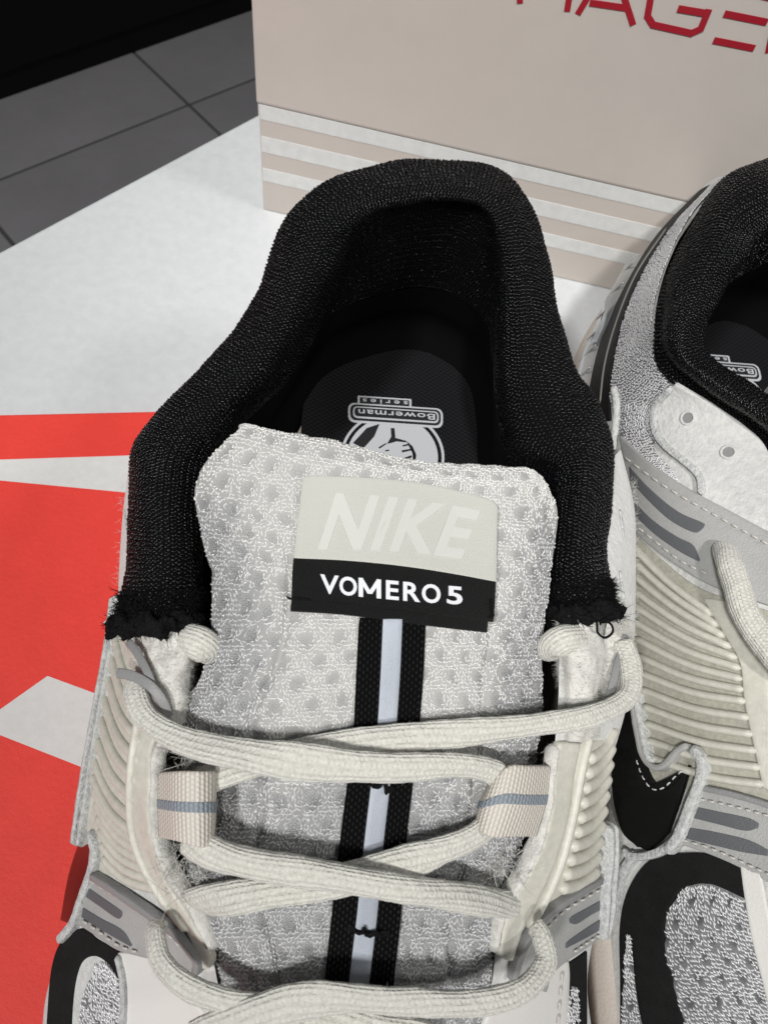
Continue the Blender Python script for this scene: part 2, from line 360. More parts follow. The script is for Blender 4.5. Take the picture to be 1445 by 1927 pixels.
cab = thing('cabinet', (*(j0-fb*30), -75), 'black cabinet standing on the grey tiled floor at the far left', 'cabinet')
box('body', (-150, -70, -70), (150, -18.5, 20), M_CAB, cab, FA, (*j0, 0), bev=.5)
box('plinth', (-149, -69, -74.99), (149, -19.5, -70), M_CAB, cab, FA, (*j0, 0))

# red card with white print, lying under the sneakers
ca_ = np.array([4.35, 1.36]); ca_ /= np.linalg.norm(ca_); cb_ = np.array([ca_[1], -ca_[0]]); CA = np.array([[ca_[0], ca_[1], 0], [cb_[0], cb_[1], 0], [0, 0, 1]]); CO = np.array([-12.6, 11.32])
card = thing('card_sheet', (*(CO+cb_*14), 0.0), 'bright red cardboard sheet with white printed shapes under the left sneaker', 'cardboard')
card_o = box('sheet', (-12, 0, .01), (17.2, 32, .3), M_RED, card, CA, (*CO, 0), bev=.06)
def flat(name, pts, z, m_, parent, th=.004):
    pts = np.array(pts, float); n = len(pts)
    V = np.concatenate([np.c_[pts, np.full(n, z)], np.c_[pts, np.full(n, z-th)]]); k = np.arange(n)
    a = sum(pts[i][0]*pts[(i+1) % n][1]-pts[(i+1) % n][0]*pts[i][1] for i in range(n)); top = k if a > 0 else k[::-1]
    side = np.stack([k, n+k, n+(k+1) % n, (k+1) % n], -1)
    return mk(name, V, [top[None], side if a < 0 else side[:, ::-1]] if n != 4 else [np.concatenate([top[None], side if a < 0 else side[:, ::-1]])], m_, parent, smooth=False)
def gp(l, z): return [at(x, y, z)[:2] for x, y in l]
flat('printed_stroke', gp([(-60, 866), (0, 865), (250, 857), (330, 855), (330, 935), (230, 926), (0, 904), (-60, 896)], .304), .306, M_CARDW, card)
flat('printed_stroke', gp([(90, 1272), (185, 1307), (260, 1338), (240, 1476), (160, 1446), (0, 1383), (-40, 1364)], .304), .306, M_CARDW, card)
flat('printed_stroke', gp([(194, 1173), (212, 1155), (260, 1120), (270, 1200), (212, 1180)], .304), .306, M_CARDW, card)

# beige shoe box with white stripes and red lettering
BY = 23.15; bx0 = -7.45
sb = thing('shoe_box', (9, 30, 0), 'beige cardboard shoe box with white stripes and red lettering behind the sneakers', 'box')
box('box_base', (bx0+.06, BY+.06, .01), (26, 44, 4.49), M_BOX, sb, bev=.08)
box('lid', (bx0-.0, BY+.02, 4.5), (26.1, 44.1, 14), M_BOX, sb, bev=.10)
for z0, z1, y_ in ((3.93, 4.47, BY+.055), (2.64, 3.27, BY+.055), (1.40, 1.95, BY+.055)):
    box('stripe', (bx0+.12, y_-.012, z0), (25.9, y_+.02, z1), M_BOXW, sb)
    box('stripe', (bx0+.045, y_+.05, z0), (bx0+.08, 43.9, z1), M_BOXW, sb)
def atY(px, py, y):
    d = raydir(px, py); return C_P+d*(y/d[1])
def stroke_letters(name, polys, w):
    V = []; F = []
    for pl in polys:
        P = [atY(x, y, BY+.012) for x, y in pl]
        for a, b in zip(P[:-1], P[1:]):
            d = nrm(b-a); n = np.cross(d, [0, 1, 0])*w/2; a2 = a-d*w*.25; b2 = b+d*w*.25
            a2 = a2-[0, .0012*(len(V)/8), 0]; b2 = b2-[0, .0012*(len(V)/8), 0]; k = len(V); V += [a2-n, a2+n, b2+n, b2-n]+[p+np.array([0, -.012, 0]) for p in (a2-n, a2+n, b2+n, b2-n)]
            F += [[k+4, k+5, k+6, k+7], [k, k+1, k+5, k+4], [k+1, k+2, k+6, k+5], [k+2, k+3, k+7, k+6], [k+3, k, k+4, k+7]]
    return mk(name, V, np.array(F), M_FOIL, sb, smooth=False)
stroke_letters('letter', [[(978, 3), (976, -110)], [(978, -110), (1020, -30), (1085, -95)], [(1067, 18), (1085, -95)]], .17)
stroke_letters('letter', [[(1088, 24), (1150, -80)], [(1150, -80), (1190, 44)], [(1112, 5), (1180, 15)]], .17)
stroke_letters('letter', [[(1330, -30), (1245, -52), (1230, -40), (1218, 30), (1228, 46), (1300, 62), (1318, 54), (1332, 20)], [(1278, 16), (1332, 25)]], .18)
stroke_letters('letter', [[(1370, -25), (1450, -5)], [(1365, 26), (1440, 41)], [(1345, 76), (1416, 90)]], .18)
stroke_letters('letter', [[(1446, 96), (1470, -20)], [(1470, -20), (1530, 112)]], .18)

# ---------------------------------------------------------------- LEFT SNEAKER
L = thing('sneaker', (0, 4, .3), 'white and silver sneaker with frayed black collar and tongue label, on the red card', 'sneaker', 'pair of sneakers')
zo = lambda l: l
OUT = [(225, 1165, 7.9), (243, 1050, 7.9), (245, 900, 7.8), (262, 820, 7.6), (330, 740, 7.5), (420, 650, 7.8), (480, 560, 8.3), (510, 480, 8.7), (545, 400, 9.1), (620, 338, 9.4), (720, 308, 9.5), (800, 303, 9.5), (900, 308, 9.5), (960, 332, 9.4), (1000, 392, 9.1), (1030, 480, 8.7), (1050, 580, 8.3), (1080, 690, 7.9), (1120, 750, 7.7), (1148, 820, 7.7), (1150, 920, 7.8), (1142, 1030, 7.9), (1155, 1140, 7.9)]
INN = [(372, 1165), (378, 1050), (376, 940), (390, 865), (440, 790), (530, 700), (590, 600), (630, 520), (670, 455), (715, 420), (770, 402), (830, 396), (885, 402), (915, 430), (930, 475), (938, 560), (940, 660), (945, 760), (975, 850), (1045, 895), (1040, 960), (1030, 1050), (1035, 1150)]
def collar_rows(OUT, INN, heel0, axis):
    o = ats(OUT); N_ = len(o); zi = o[:, 2]
    op = np.array([p[:2] for p in OUT], float); ip = np.array(INN, float)
    def row(f, dz): return np.array([at(*(op[k]*(1-f)+ip[k]*f), zi[k]+dz) for k in range(N_)])
    r1 = o; r2 = row(.16, .42); r3 = row(.45, .68); r4 = row(.75, .50); r5 = row(1.0, -.05)
    cen = r5.mean(0)
    return r1, r2, r3, r4, r5
AX = nrm(np.array([-.2, .98, 0.])); HEEL = np.array([-.2, 15.7, 0])
r1, r2, r3, r4, r5 = collar_rows(OUT, INN, HEEL, AX)
def outward(r):
    t = nrm(np.gradient(r, axis=0)*[1, 1, 0]); return np.stack([-t[:, 1], t[:, 0], 0*t[:, 0]], -1)   # left of travel = outside (front-left -> heel -> right is clockwise)
ow = outward(r1)
wt = np.clip(1-np.abs(np.arange(23)-11)/11.0, 0, 1)[:, None]      # 1 at the heel
r0 = r1+ow*.10+[0, 0, -.5]
r6 = r5+ow*(.15+.45*wt); r6[:, 2] = 6.4
r7 = r5+ow*(.25+.95*wt); r7[:, 2] = 4.4
r8 = r5+ow*(.05+.75*wt); r8[:, 2] = 3.2
Gc = loft([r0, r1, r2, r3, r4, r5, r6], 300, 84)
def folds(G, N):
    uv = gridUV(G); u, v = uv[..., 0], uv[..., 1]; return G+N*(.014*np.sin(u*2.1+v*.8)+.012*np.sin(u*4.3-v*2.2+1)+.010*np.sin(v*3.7+u*.9))[..., None]
Gc = folds(Gc, facing(Gc, normals(Gc), np.array([0, 9, 40.])))
col_l = sheet('collar', Gc, M_BLACK, L)
sheet('collar_lining', loft([r6, r7*.5+r6*.5, r7, r8], 160, 30), M_BLACK, L)
Nc = facing(Gc, normals(Gc), np.array([0, 9, 40.]))
def knit(G, N, parent, pu, pv, mat_, seedv=0, rad=.020, arch=.018, skip=None, ln=.085):
    uv = gridUV(G); Lu = uv[0, -1, 0]; Lv = uv[-1, 0, 1]
    a = np.arange(0, Lu, pu); b = np.arange(0, Lv, pv); A, Bq = np.meshgrid(a, b); odd = (np.arange(len(b)) % 2)[:, None]*np.ones_like(A)
    fu = ((A+odd*pu/2)/Lu).ravel(); fv = (Bq/Lv).ravel(); k = (fu < .999)
    fu = fu[k]+rng.normal(0, .09*pu/Lu, k.sum()); fv = fv[k]+rng.normal(0, .08*pv/Lv, k.sum()); od = odd.ravel()[k]
    ang = np.where(od > 0, 1.05, 2.09)+rng.normal(0, .16, len(fu))
    return strands('knit_yarn', G, N, fu, fv, ang, ln*(1+rng.normal(0, .12, len(fu))), rad*rng.uniform(.75, 1.2, len(fu)), arch*rng.uniform(.4, 1.5, len(fu)), mat_, parent)
knit(Gc, Nc, col_l, .088, .072, M_BLOOP, rad=.020, arch=.02, ln=.09)
# frayed cut ends
def fray(Gcol, side, n=900):
    rows = np.arange(6, 58); base = []; dr = []
    nu = Gcol.shape[1]
    ends = Gcol[:, :10] if side == 0 else Gcol[:, ::-1][:, :10]
    for _ in range(n):
        j = rng.integers(4, 62); i = rng.integers(0, 7); p = ends[j, i]; t = nrm(ends[j, 0]-ends[j, 9])
        nn = Nc[j, i if side == 0 else nu-1-i]
        base.append(p); dr.append(t*rng.uniform(.1, 1.0)+nn*rng.uniform(-.2, .7)+rng.normal(0, .6, 3))
    return hairs('frayed_edge', np.array(base), np.array(dr), rng.uniform(.04, .13, n), .012, M_FRAY, col_l, 1.3, 6)
fray(Gc, 0, 3000); fray(Gc, 1, 3000)
for gi in (0, -1):                          # ragged hem bundled at each cut end
    e = cr(Gc[2:66, gi]+(Gc[2:66, gi]-Gc[2:66, 4 if gi == 0 else -5])*.35, 90); e = e+rng.normal(0, .03, e.shape); e = cr(e[::6], 120)
    hm = tube('frayed_hem', e, Nc[2:3, gi].repeat(120, 0)*0+np.array([0, -.3, 1.]), .34, .30, M_FRAY, col_l, ns=14, lump=.045)
    me = hm.data; co = np.array([v.co[:] for v in me.vertices]); no = np.array([v.normal[:] for v in me.vertices]); k_ = rng.integers(0, len(co), 1800)
    hairs('frayed_hem_fibres', co[k_]/CM+ROOT[L.name], no[k_]+rng.normal(0, .7, (1800, 3)), rng.uniform(.04, .13, 1800), .011, M_FRAY, col_l, 1.4, 6)
for gi in (0, -1):                          # closing plugs of the cut collar ends
    e = Gc[:, gi]; c = e.mean(0); V = np.concatenate([e, (e+c)/2, [c]]); n_ = len(e); k = np.arange(n_-1)
    mk('cut_end', V, [np.stack([k, k+1, n_+k+1, n_+k], -1), np.stack([n_+k, n_+k+1, np.full(n_-1, 2*n_)], -1)], M_FRAY, col_l)
lp = cr(ats([(1075, 1140, 8.75), (1085, 1158, 8.8), (1105, 1162, 8.8), (1122, 1172, 8.85), (1124, 1190, 8.8), (1138, 1200, 8.75), (1152, 1190, 8.7), (1150, 1176, 8.75), (1135, 1166, 8.75), (1128, 1176, 8.6)]), 50)
tube('loose_thread', lp, np.tile([0, -.2, 1.], (50, 1)), .045, .045, M_FRAY, col_l, ns=6)

# insole with the printed badge
ins_r = ats([(1000, 1050, 3.6), (935, 900, 3.5), (922, 800, 3.5), (905, 715, 3.5), (872, 662, 3.5), (820, 636, 3.5)]); ins_r = np.concatenate([ins_r, [[-.2, 15.85, 3.5], [-.95, 15.95, 3.5]]])
def mirror(P, org, ax):
    d = P-org; s = np.array([ax[1], -ax[0], 0]); return P-2*(d@s)[:, None]*s
ins_l = mirror(ins_r, np.array([-.95, 15.9, 0]), AX)
Gi = loft([ins_r, (ins_r*.65+ins_l*.35), (ins_r*.35+ins_l*.65), ins_l], 60, 30)
xx = np.linspace(-1, 1, 30)[:, None]; Gi[..., 2] += .06*np.abs(xx)**3
insole = sheet('insole', Gi, M_LINING, L)
ib = bvh_of([Gi])
def badge(ib, parent, shift=(0, 0)):
    P = lambda l: [(x+shift[0], y+shift[1]) for x, y in l]
    def poly(name, pts, off, m_):
        pts = np.array(P(pts), float); c = pts.mean(0); h = [cast(ib, *p) for p in pts]; hc = cast(ib, *c)
        V = np.array([p+n*off for p, n in h]+[hc[0]+hc[1]*off]); k = np.arange(len(pts))
        return mk(name, V, np.stack([k, (k+1) % len(pts), np.full(len(pts), len(pts))], -1), m_, parent)
    def ring(name, c, rx, ry, w, off, m_, n=60):
        a = np.linspace(0, 6.2832, n, endpoint=False); o_ = [(c[0]+rx*math.cos(t), c[1]+ry*math.sin(t)) for t in a]; i_ = [(c[0]+(rx-w)*math.cos(t), c[1]+(ry-w)*math.sin(t)) for t in a]
        V = [p+n_*off for p, n_ in (cast(ib, *q) for q in P(o_)+P(i_))]; k = np.arange(n)
        return mk(name, V, np.stack([k, (k+1) % n, n+(k+1) % n, n+k], -1), m_, parent)
    def rrect(x0, y0, x1, y1, r, sk):
        out = []
        for cx, cy, s in ((x1-r, y0+r, -1.57), (x1-r, y1-r, 0), (x0+r, y1-r, 1.57), (x0+r, y0+r, 3.14)):
            for t in np.linspace(0, 1.57, 5): x = cx+r*math.cos(s+t); y = cy+r*math.sin(s+t); out.append((x, y+sk*(x-x0)))
        return out
    c = (738, 862)
    ring('badge_ring', c, 98, 88, 5, .008, M_PRINT)
    a = np.linspace(0, 6.2832, 48, endpoint=False); poly('badge_disc', [(c[0]+86*math.cos(t), c[1]+78*math.sin(t)) for t in a], .008, M_PRINT)
    # the dark drawing on the disc
    poly('badge_mark', [(690, 806), (714, 798), (704, 822), (683, 845), (664, 834)], .014, M_PRINTD)
    for pts in ([(735, 806), (742, 806), (739, 820), (746, 826), (764, 830), (764, 833), (746, 831), (736, 834), (728, 836), (736, 822)],
                [(764, 830), (776, 840), (783, 856), (781, 874), (777, 874), (779, 858), (772, 843)],
                [(778, 874), (806, 872), (802, 878), (778, 881)], [(757, 838), (771, 835), (772, 838), (758, 841)], [(755, 848), (773, 845), (774, 848), (757, 852)], [(760, 862), (774, 857), (775, 861), (763, 866)],
                [(700, 852), (706, 862), (703, 864), (697, 855)], [(712, 842), (726, 834), (727, 836), (714, 845)], [(724, 848), (732, 846), (732, 849), (725, 850)]):
        poly('badge_mark', pts, .014, M_PRINTD)
    sk = .11
    poly('badge_plate', rrect(655, 758, 833, 795, 12, sk*.6), .018, M_PRINT); poly('badge_plate', rrect(659, 761, 829, 791, 10, sk*.6), .022, M_PRINTD)
    poly('badge_plate', rrect(664, 765, 825, 787, 8, sk*.6), .026, M_PRINT); poly('badge_plate', rrect(667, 767.5, 822, 784, 6, sk*.6), .030, M_PRINTD)
    poly('badge_plate', rrect(673, 745, 774, 763, 2, sk*.6), .016, M_PRINT); poly('badge_plate', rrect(677, 748, 770, 760, 1, sk*.6), .020, M_PRINTD)
    q = lambda x0, y0, x1, y1: P([(x1, y1+sk*.6*(x1-x0)), (x0, y1), (x0, y0), (x1, y0+sk*.6*(x1-x0))])
    text_on('badge_lettering', 'Bowerman', q(674, 771, 818, 782), ib, .034, .006, M_PRINT, parent, offset=.01, space=1.1)
    text_on('badge_lettering', 'series', q(682, 750.5, 767, 758.5), ib, .026, .006, M_PRINT, parent, offset=.01, space=1.5)
badge(ib, insole)

# tongue
def ztop(y): return float(np.interp(y, [780, 900, 1180, 1450, 1700, 1960, 2250], [9.75, 9.6, 9.0, 8.15, 7.45, 6.75, 5.8]))
TL_ = [(425, 800), (378, 900), (380, 1000), (395, 1100), (385, 1250), (335, 1360), (370, 1500), (350, 1640), (400, 1800), (430, 1960), (500, 2250)]
TR_ = [(1043, 892), (1046, 960), (1035, 1050), (1030, 1130), (1020, 1230), (1020, 1340), (1000, 1500), (975, 1640), (925, 1800), (905, 1960), (840, 2250)]
rows = []
for f, dz in ((0, -.75), (.07, -.3), (.2, .0), (.5, .15), (.8, .0), (.93, -.3), (1, -.75)):
    r_ = []
    for k, (a, b) in enumerate(zip(TL_, TR_)):
        p = np.array(a)*(1-f)+np.array(b)*f
        if k == 0: p[1] += 4*f*(1-f)*26+(14 if f in (0, 1) else 0); p[0] += 20 if f == 0 else (-14 if f == 1 else 0)
        r_.append(at(p[0], p[1], ztop((a[1]+b[1])/2)+dz*(1 if k else .55)))
    back = r_[0]+np.array([-.05, .32, -.35]); back2 = r_[0]+np.array([-.02, .30, -1.6]); back3 = r_[0]+np.array([.1, -.6, -3.6])
    rows.append([back3, back2, back]+r_)
Gt = loft(rows, 520, 340)          # u along the tongue, v across
uvt = gridUV(Gt); Nt = facing(Gt, normals(Gt))
Lu = uvt[0, -1, 0]; Lv = uvt[-1, 0, 1]
def dimples(uv, pu=.40, pv=.48, r=.16, vec=False):
    uv = uv+np.stack([.07*np.sin(uv[..., 1]*2.1+1)+.05*np.sin(uv[..., 0]*3.3), .06*np.sin(uv[..., 0]*2.7)+.05*np.sin(uv[..., 1]*3.9+2)], -1)
    u, v = uv[..., 0]/pu, uv[..., 1]/pv; best = np.full(u.shape, 9.); cu = np.zeros_like(u); cv = np.zeros_like(u)
    for k in (0, 1):
        iu = np.round((u-k)/2)*2+k; iv = np.round(v-.5*k)+.5*k
        dd = np.hypot((u-iu)*pu*.85, (v-iv)*pv); w_ = dd < best; cu = np.where(w_, u-iu, cu); cv = np.where(w_, v-iv, cv); best = np.minimum(best, dd)
    if vec: return cu*pu, cv*pv
    return np.clip(1-best/r, 0, 1)
dm = dimples(uvt); sm = dm*dm*(3-2*dm)
big = .035*np.sin(uvt[..., 0]*1.7+uvt[..., 1]*.9)+.03*np.sin(uvt[..., 1]*2.3-uvt[..., 0]*1.1+1)
seam = np.zeros(Gt.shape[:2])
for s_ in (.235, .80):
    fv = np.linspace(0, 1, Gt.shape[0])[:, None]+.02*np.sin(uvt[..., 0]*.8); seam += np.exp(-((fv-s_)/.012)**2)
endfade = np.clip((uvt[..., 0]-.2)/1.0, 0, 1)
Gt2 = Gt+Nt*(-.040*sm-.08*seam*np.clip((uvt[..., 0]-5)/1.5, 0, 1)+big*1.3)[..., None]
py_t = np.array([963.5-F_PX*((p-C_P)@C_U)/((p-C_P)@_fw) for p in Gt[Gt.shape[0]//2]])
fu_low = np.interp(1440, py_t[150:], np.linspace(0, 1, Gt.shape[1])[150:]); fu_lab = np.interp(960, py_t[150:], np.linspace(0, 1, Gt.shape[1])[150:])
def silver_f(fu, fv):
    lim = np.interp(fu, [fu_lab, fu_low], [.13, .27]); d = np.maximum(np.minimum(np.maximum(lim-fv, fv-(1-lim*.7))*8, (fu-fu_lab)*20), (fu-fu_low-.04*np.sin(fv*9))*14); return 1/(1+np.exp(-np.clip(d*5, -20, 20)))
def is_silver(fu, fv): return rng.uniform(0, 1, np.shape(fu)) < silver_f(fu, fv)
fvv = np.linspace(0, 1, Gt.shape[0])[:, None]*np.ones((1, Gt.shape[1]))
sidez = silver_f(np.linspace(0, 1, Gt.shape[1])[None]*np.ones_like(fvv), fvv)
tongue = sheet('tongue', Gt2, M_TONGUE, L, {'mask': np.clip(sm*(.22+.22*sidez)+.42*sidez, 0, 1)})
Nt2 = facing(Gt2, normals(Gt2))
def yarnfield(G, N, parent, mat_, pu, pv, pk=dimples, ln=.095, rad=.016, arch=.013, keep=None, thr=.55, angs=(.62, -.62), ring=False, name='knit_yarn', npt=4, nr=4, inside=False):
    uv = gridUV(G); Lu, Lv = uv[0, -1, 0], uv[-1, 0, 1]
    a = np.arange(0, Lu, pu); b = np.arange(0, Lv, pv); A, B_ = np.meshgrid(a, b); par = ((np.arange(len(a))[None]+np.arange(len(b))[:, None]) % 2)
    A = A+rng.normal(0, pu*.16, A.shape); B_ = B_+rng.normal(0, pv*.14, A.shape)
    d = pk(np.stack([A, B_], -1)); k = ((d > thr) if inside else (d < thr+rng.uniform(-.12, .12, d.shape))) & (A > 0) & (A < Lu) & (B_ > 0) & (B_ < Lv)
    bsgn = np.sign((np.cross(N, np.gradient(G, axis=1))*np.gradient(G, axis=0)).sum(-1).mean())
    fu = A[k]/Lu; fv = B_[k]/Lv; ang = np.where(par[k] > 0, angs[0], angs[1])+rng.normal(0, .25, k.sum())
    if ring:
        cu, cv = pk(np.stack([A, B_], -1)[k], vec=True); ang = bsgn*(np.arctan2(cv, cu)+np.pi/2+np.where(par[k] > 0, .5, -.5)+rng.normal(0, .2, k.sum()))
    if keep is not None: kk = keep(fu, fv); fu, fv, ang = fu[kk], fv[kk], ang[kk]
    return strands(name, G, N, fu, fv, ang, ln*rng.uniform(.75, 1.25, len(fu)), rad, arch*rng.uniform(.5, 1.3, len(fu)), mat_, parent, npt=npt, nr=nr)
vis = lambda fu: (fu > .14) & (fu < .86)
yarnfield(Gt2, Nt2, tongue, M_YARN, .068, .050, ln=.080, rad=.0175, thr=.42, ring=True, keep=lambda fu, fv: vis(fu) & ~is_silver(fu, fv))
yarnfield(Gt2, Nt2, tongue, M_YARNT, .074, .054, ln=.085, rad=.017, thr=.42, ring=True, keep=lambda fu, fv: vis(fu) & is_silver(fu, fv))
yarnfield(Gt2, Nt2, tongue, M_FINE, .034, .032, ln=.042, rad=.0075, arch=.008, thr=.36, name='fine_mesh', npt=3, nr=3, inside=True, keep=lambda fu, fv: vis(fu))

tb_ = bvh_of([Gt2[::3, ::3]])
tbs = bvh_of([(Gt+Nt*(big*1.3)[..., None])[::6, ::6]])
# webbing stripe down the tongue
def strip(rows, name, off, th, m_, nu=80, nv=8):
    G, N = drape(tbs, rows, nu, nv, off); return shell(name, G, N, th, m_, L), G, N
SL = [(678, 1165), (672, 1280), (666, 1400), (655, 1480), (640, 1600), (627, 1720), (615, 1840), (605, 1960)]
SR = [(797, 1165), (792, 1280), (782, 1400), (772, 1480), (758, 1600), (750, 1720), (738, 1840), (728, 1960)]
lerp = lambda f: [(a[0]*(1-f)+b[0]*f, a[1]*(1-f)+b[1]*f) for a, b in zip(SL, SR)]
web, Gw, Nw = strip([SL, lerp(.5), SR], 'tongue_webbing', .085, .07, M_WEBB)
rt, Gr, Nr = strip([lerp(.36), lerp(.5), lerp(.645)], 'reflective_strip', .105, .03, M_REFL, nv=5); rt.parent = web
uvw = gridUV(Gw); Lw, Ww = uvw[0, -1, 0], uvw[-1, 0, 1]
A, B_ = np.meshgrid(np.arange(.03, Lw, .105), np.arange(.03, Ww, .062)); A = A+((np.arange(A.shape[0]) % 2)*.052)[:, None]
kk = (np.abs(B_/Ww-.5) > .16) & (A < Lw)
strands('webbing_yarn', Gw, Nw, A[kk]/Lw, B_[kk]/Ww, rng.normal(0, .08, kk.sum()), .085, .021, .012, M_WYARN, web)
for kx, ky, n_ in ((716, 1480, 3), (692, 1748, 4)):     # black bar-tack knots
    c, n = cast(tbs, kx, ky); pts = []
    for i in range(9):
        f = i/8-.5; q, nn = cast(tbs, kx+f*(46 if n_ == 3 else 78), ky+12*f+rng.normal(0, 4)); pts.append(q+nn*(.13+.05*math.cos(f*6)+rng.normal(0, .012)))
    for j in range(n_):
        P = cr(np.array(pts)+rng.normal(0, .022, (9, 3)), 40); tube('thread_knot', P, np.tile(n, (40, 1)), .05, .05, M_FRAY, web, ns=6)

# woven label
def patch(rows, nu, nv, off, th, m_, name, parent):
    G, N = drape(tbs, rows, nu, nv, off); return shell(name, G, N, th, m_, parent), G
lab_w, Glw = patch([[(573, 903), (590, 900), (680, 903), (780, 912), (860, 928), (915, 944), (931, 956)], [(565, 975), (650, 980), (750, 988), (850, 1004), (929, 1025)], [(556, 1052), (650, 1056), (745, 1066), (840, 1080), (927, 1094)]], 60, 34, .125, .05, M_SATIN, 'tongue_label', L)
lab_b, Glb = patch([[(556, 1052), (650, 1056), (745, 1066), (840, 1080), (926, 1094)], [(553, 1090), (650, 1097), (745, 1108), (840, 1120), (924, 1132)], [(552, 1128), (650, 1134), (745, 1146), (840, 1158), (921, 1168)]], 60, 20, .12, .05, M_LBLK, 'lower_band', lab_w)
lab_f, _ = patch([[(552, 1128), (650, 1135), (745, 1147), (840, 1160), (912, 1166)], [(549, 1150), (650, 1156), (745, 1168), (840, 1180), (910, 1188)]], 50, 8, .10, .05, M_LBLK, 'folded_edge', lab_w)
lbv = bvh_of([Glw]); lbb = bvh_of([Glb])
text_on('woven_lettering', 'NIKE', [(632, 928), (905, 962), (868, 1053), (598, 1035)], lbv, -.004, .016, M_SATIN2, lab_w, bow=6, offset=.032, shear=.0, space=1.1)
for ch_, x0_, x1_ in (('V', 603, 638), ('O', 639, 672), ('M', 674.5, 717.5), ('E', 726, 750), ('R', 758, 790), ('O', 793, 828), ('5', 840, 869)):
    yt = 1081+.09*(x0_-603); yu = 1081+.09*(x1_-603); hh = 35.5 if ch_ != '5' else 34
    qd = [(x0_, yt), (x1_, yu), (x1_, yu+hh), (x0_, yt+hh)]
    if ch_ != 'M': text_on('woven_lettering', ch_, qd, lbb, -.003, .03, M_LTXT, lab_w, offset=.022)
    else:
        V, F = [], []
        for (ax_, ay_), (bx_, by_) in (((.11, 0), (.11, 1)), ((.89, 0), (.89, 1)), ((.13, .92), (.5, .2)), ((.87, .92), (.5, .2))):
            k0 = len(V)
            for hz in (-.003, .027+.002*(len(V)/8)):
                for x_, y_ in ((ax_-.10, ay_), (ax_+.10, ay_), (bx_+.10, by_), (bx_-.10, by_)):
                    q_ = np.array(qd, float); y2 = min(max(y_, 0), 1); p_ = (q_[3]*(1-x_)+q_[2]*x_)*(1-y2)+(q_[0]*(1-x_)+q_[1]*x_)*y2; h_, n_ = cast(lbb, *p_); V.append(h_+n_*hz)
            F += [[k0+4, k0+5, k0+6, k0+7], [k0, k0+1, k0+5, k0+4], [k0+1, k0+2, k0+6, k0+5], [k0+2, k0+3, k0+7, k0+6], [k0+3, k0, k0+4, k0+7]]
        mk('woven_lettering', V, np.array(F), M_LTXT, lab_w, smooth=False)
c, n = cast(tbs, 552, 1130); tube('label_thread', cr(np.array([cast(tbs, x, y)[0]+n*.2 for x, y in ((585, 1134), (565, 1131), (548, 1131), (543, 1126))]), 16), np.tile(n, (16, 1)), .04, .04, M_FRAY, lab_w, ns=6)
tube('label_thread', cr(np.array([cast(tbs, x, y)[0]+n*.2 for x, y in ((921, 1130), (922, 1150), (925, 1163), (916, 1166))]), 16), np.tile(n, (16, 1)), .05, .05, M_FRAY, lab_w, ns=6)

# side walls of the upper (body the overlays sit on)
LW = [[(262, 860, 7.4), (250, 860, 7.1), (243, 880, 6.4)], [(262, 960, 7.6), (243, 960, 7.2), (231, 975, 6.4)], [(275, 1080, 7.8), (243, 1080, 7.4), (224, 1085, 6.4)], [(355, 1180, 8.0), (270, 1180, 7.7), (222, 1165, 6.4)], [(345, 1330, 8.0), (262, 1320, 7.6), (204, 1300, 6.3)], [(298, 1440, 7.9), (250, 1430, 7.4), (186, 1420, 6.1)], [(298, 1560, 7.6), (255, 1550, 7.0), (176, 1560, 5.6)], [(330, 1650, 7.2), (280, 1650, 6.6), (168, 1660, 5.1)], [(390, 1770, 6.8), (320, 1760, 6.2), (140, 1760, 4.7)], [(410, 1850, 6.5), (330, 1850, 5.8), (108, 1860, 4.3)], [(430, 1960, 6.1), (340, 1960, 5.4), (98, 1960, 3.9)], [(520, 2250, 5.4), (400, 2250, 4.8), (90, 2250, 3.4)]]
RW = [[(1130, 860, 7.4), (1152, 860, 7.1), (1168, 850, 6.4)], [(1130, 960, 7.6), (1172, 960, 7.2), (1193, 960, 6.4)], [(1120, 1080, 7.8), (1168, 1080, 7.4), (1196, 1080, 6.4)], [(1060, 1190, 8.0), (1150, 1190, 7.7), (1193, 1200, 6.5)], [(1050, 1320, 8.1), (1120, 1315, 7.7), (1180, 1320, 6.4)], [(1040, 1440, 7.9), (1090, 1440, 7.4), (1148, 1440, 6.2)], [(1025, 1540, 7.6), (1075, 1540, 7.0), (1133, 1540, 5.8)], [(985, 1650, 7.2), (1050, 1650, 6.6), (1122, 1650, 5.3)], [(940, 1750, 6.8), (1010, 1750, 6.2), (1112, 1750, 4.8)], [(925, 1850, 6.5), (1000, 1850, 5.8), (1098, 1850, 4.3)], [(900, 1960, 6.1), (980, 1960, 5.4), (1105, 1960, 3.9)], [(820, 2250, 5.4), (950, 2250, 4.8), (1130, 2250, 3.4)]]
def wallrows(Wl, sgn):
    a = np.array([[at(*p) for p in st] for st in Wl])          # stations,3,3
    low = a[:, 2].copy(); low[:, 2] = 2.7; low[:, 0] += sgn*.15
    mid = a[:, 2].copy(); mid[:, 2] = mid[:, 2]*.55+2.7*.45; mid[:, 0] += sgn*.22
    return [a[:, 0], a[:, 1], a[:, 2], mid, low]
lw = wallrows(LW, -1); rw = wallrows(RW, 1)
Gl = loft(lw, 120, 50); Gr_ = loft(rw, 120, 50)
quarter_l = sheet('quarter', Gl, M_SUEDE, L); quarter_r = sheet('quarter', Gr_, M_SUEDE, L)
# heel counter outside below the collar, joining the two quarters
hs = slice(2, 21); hc0 = r0[hs]+[0, 0, .05]; hc1 = hc0+ow[hs]*.25; hc1[:, 2] = 5.4; hc2 = hc0+ow[hs]*.35; hc2[:, 2] = 2.7
Gh = loft([hc0, hc1, hc2], 140, 30); heel = sheet('heel_counter', Gh, M_SILVER, L, {'mask': np.zeros(Gh.shape[:2])})
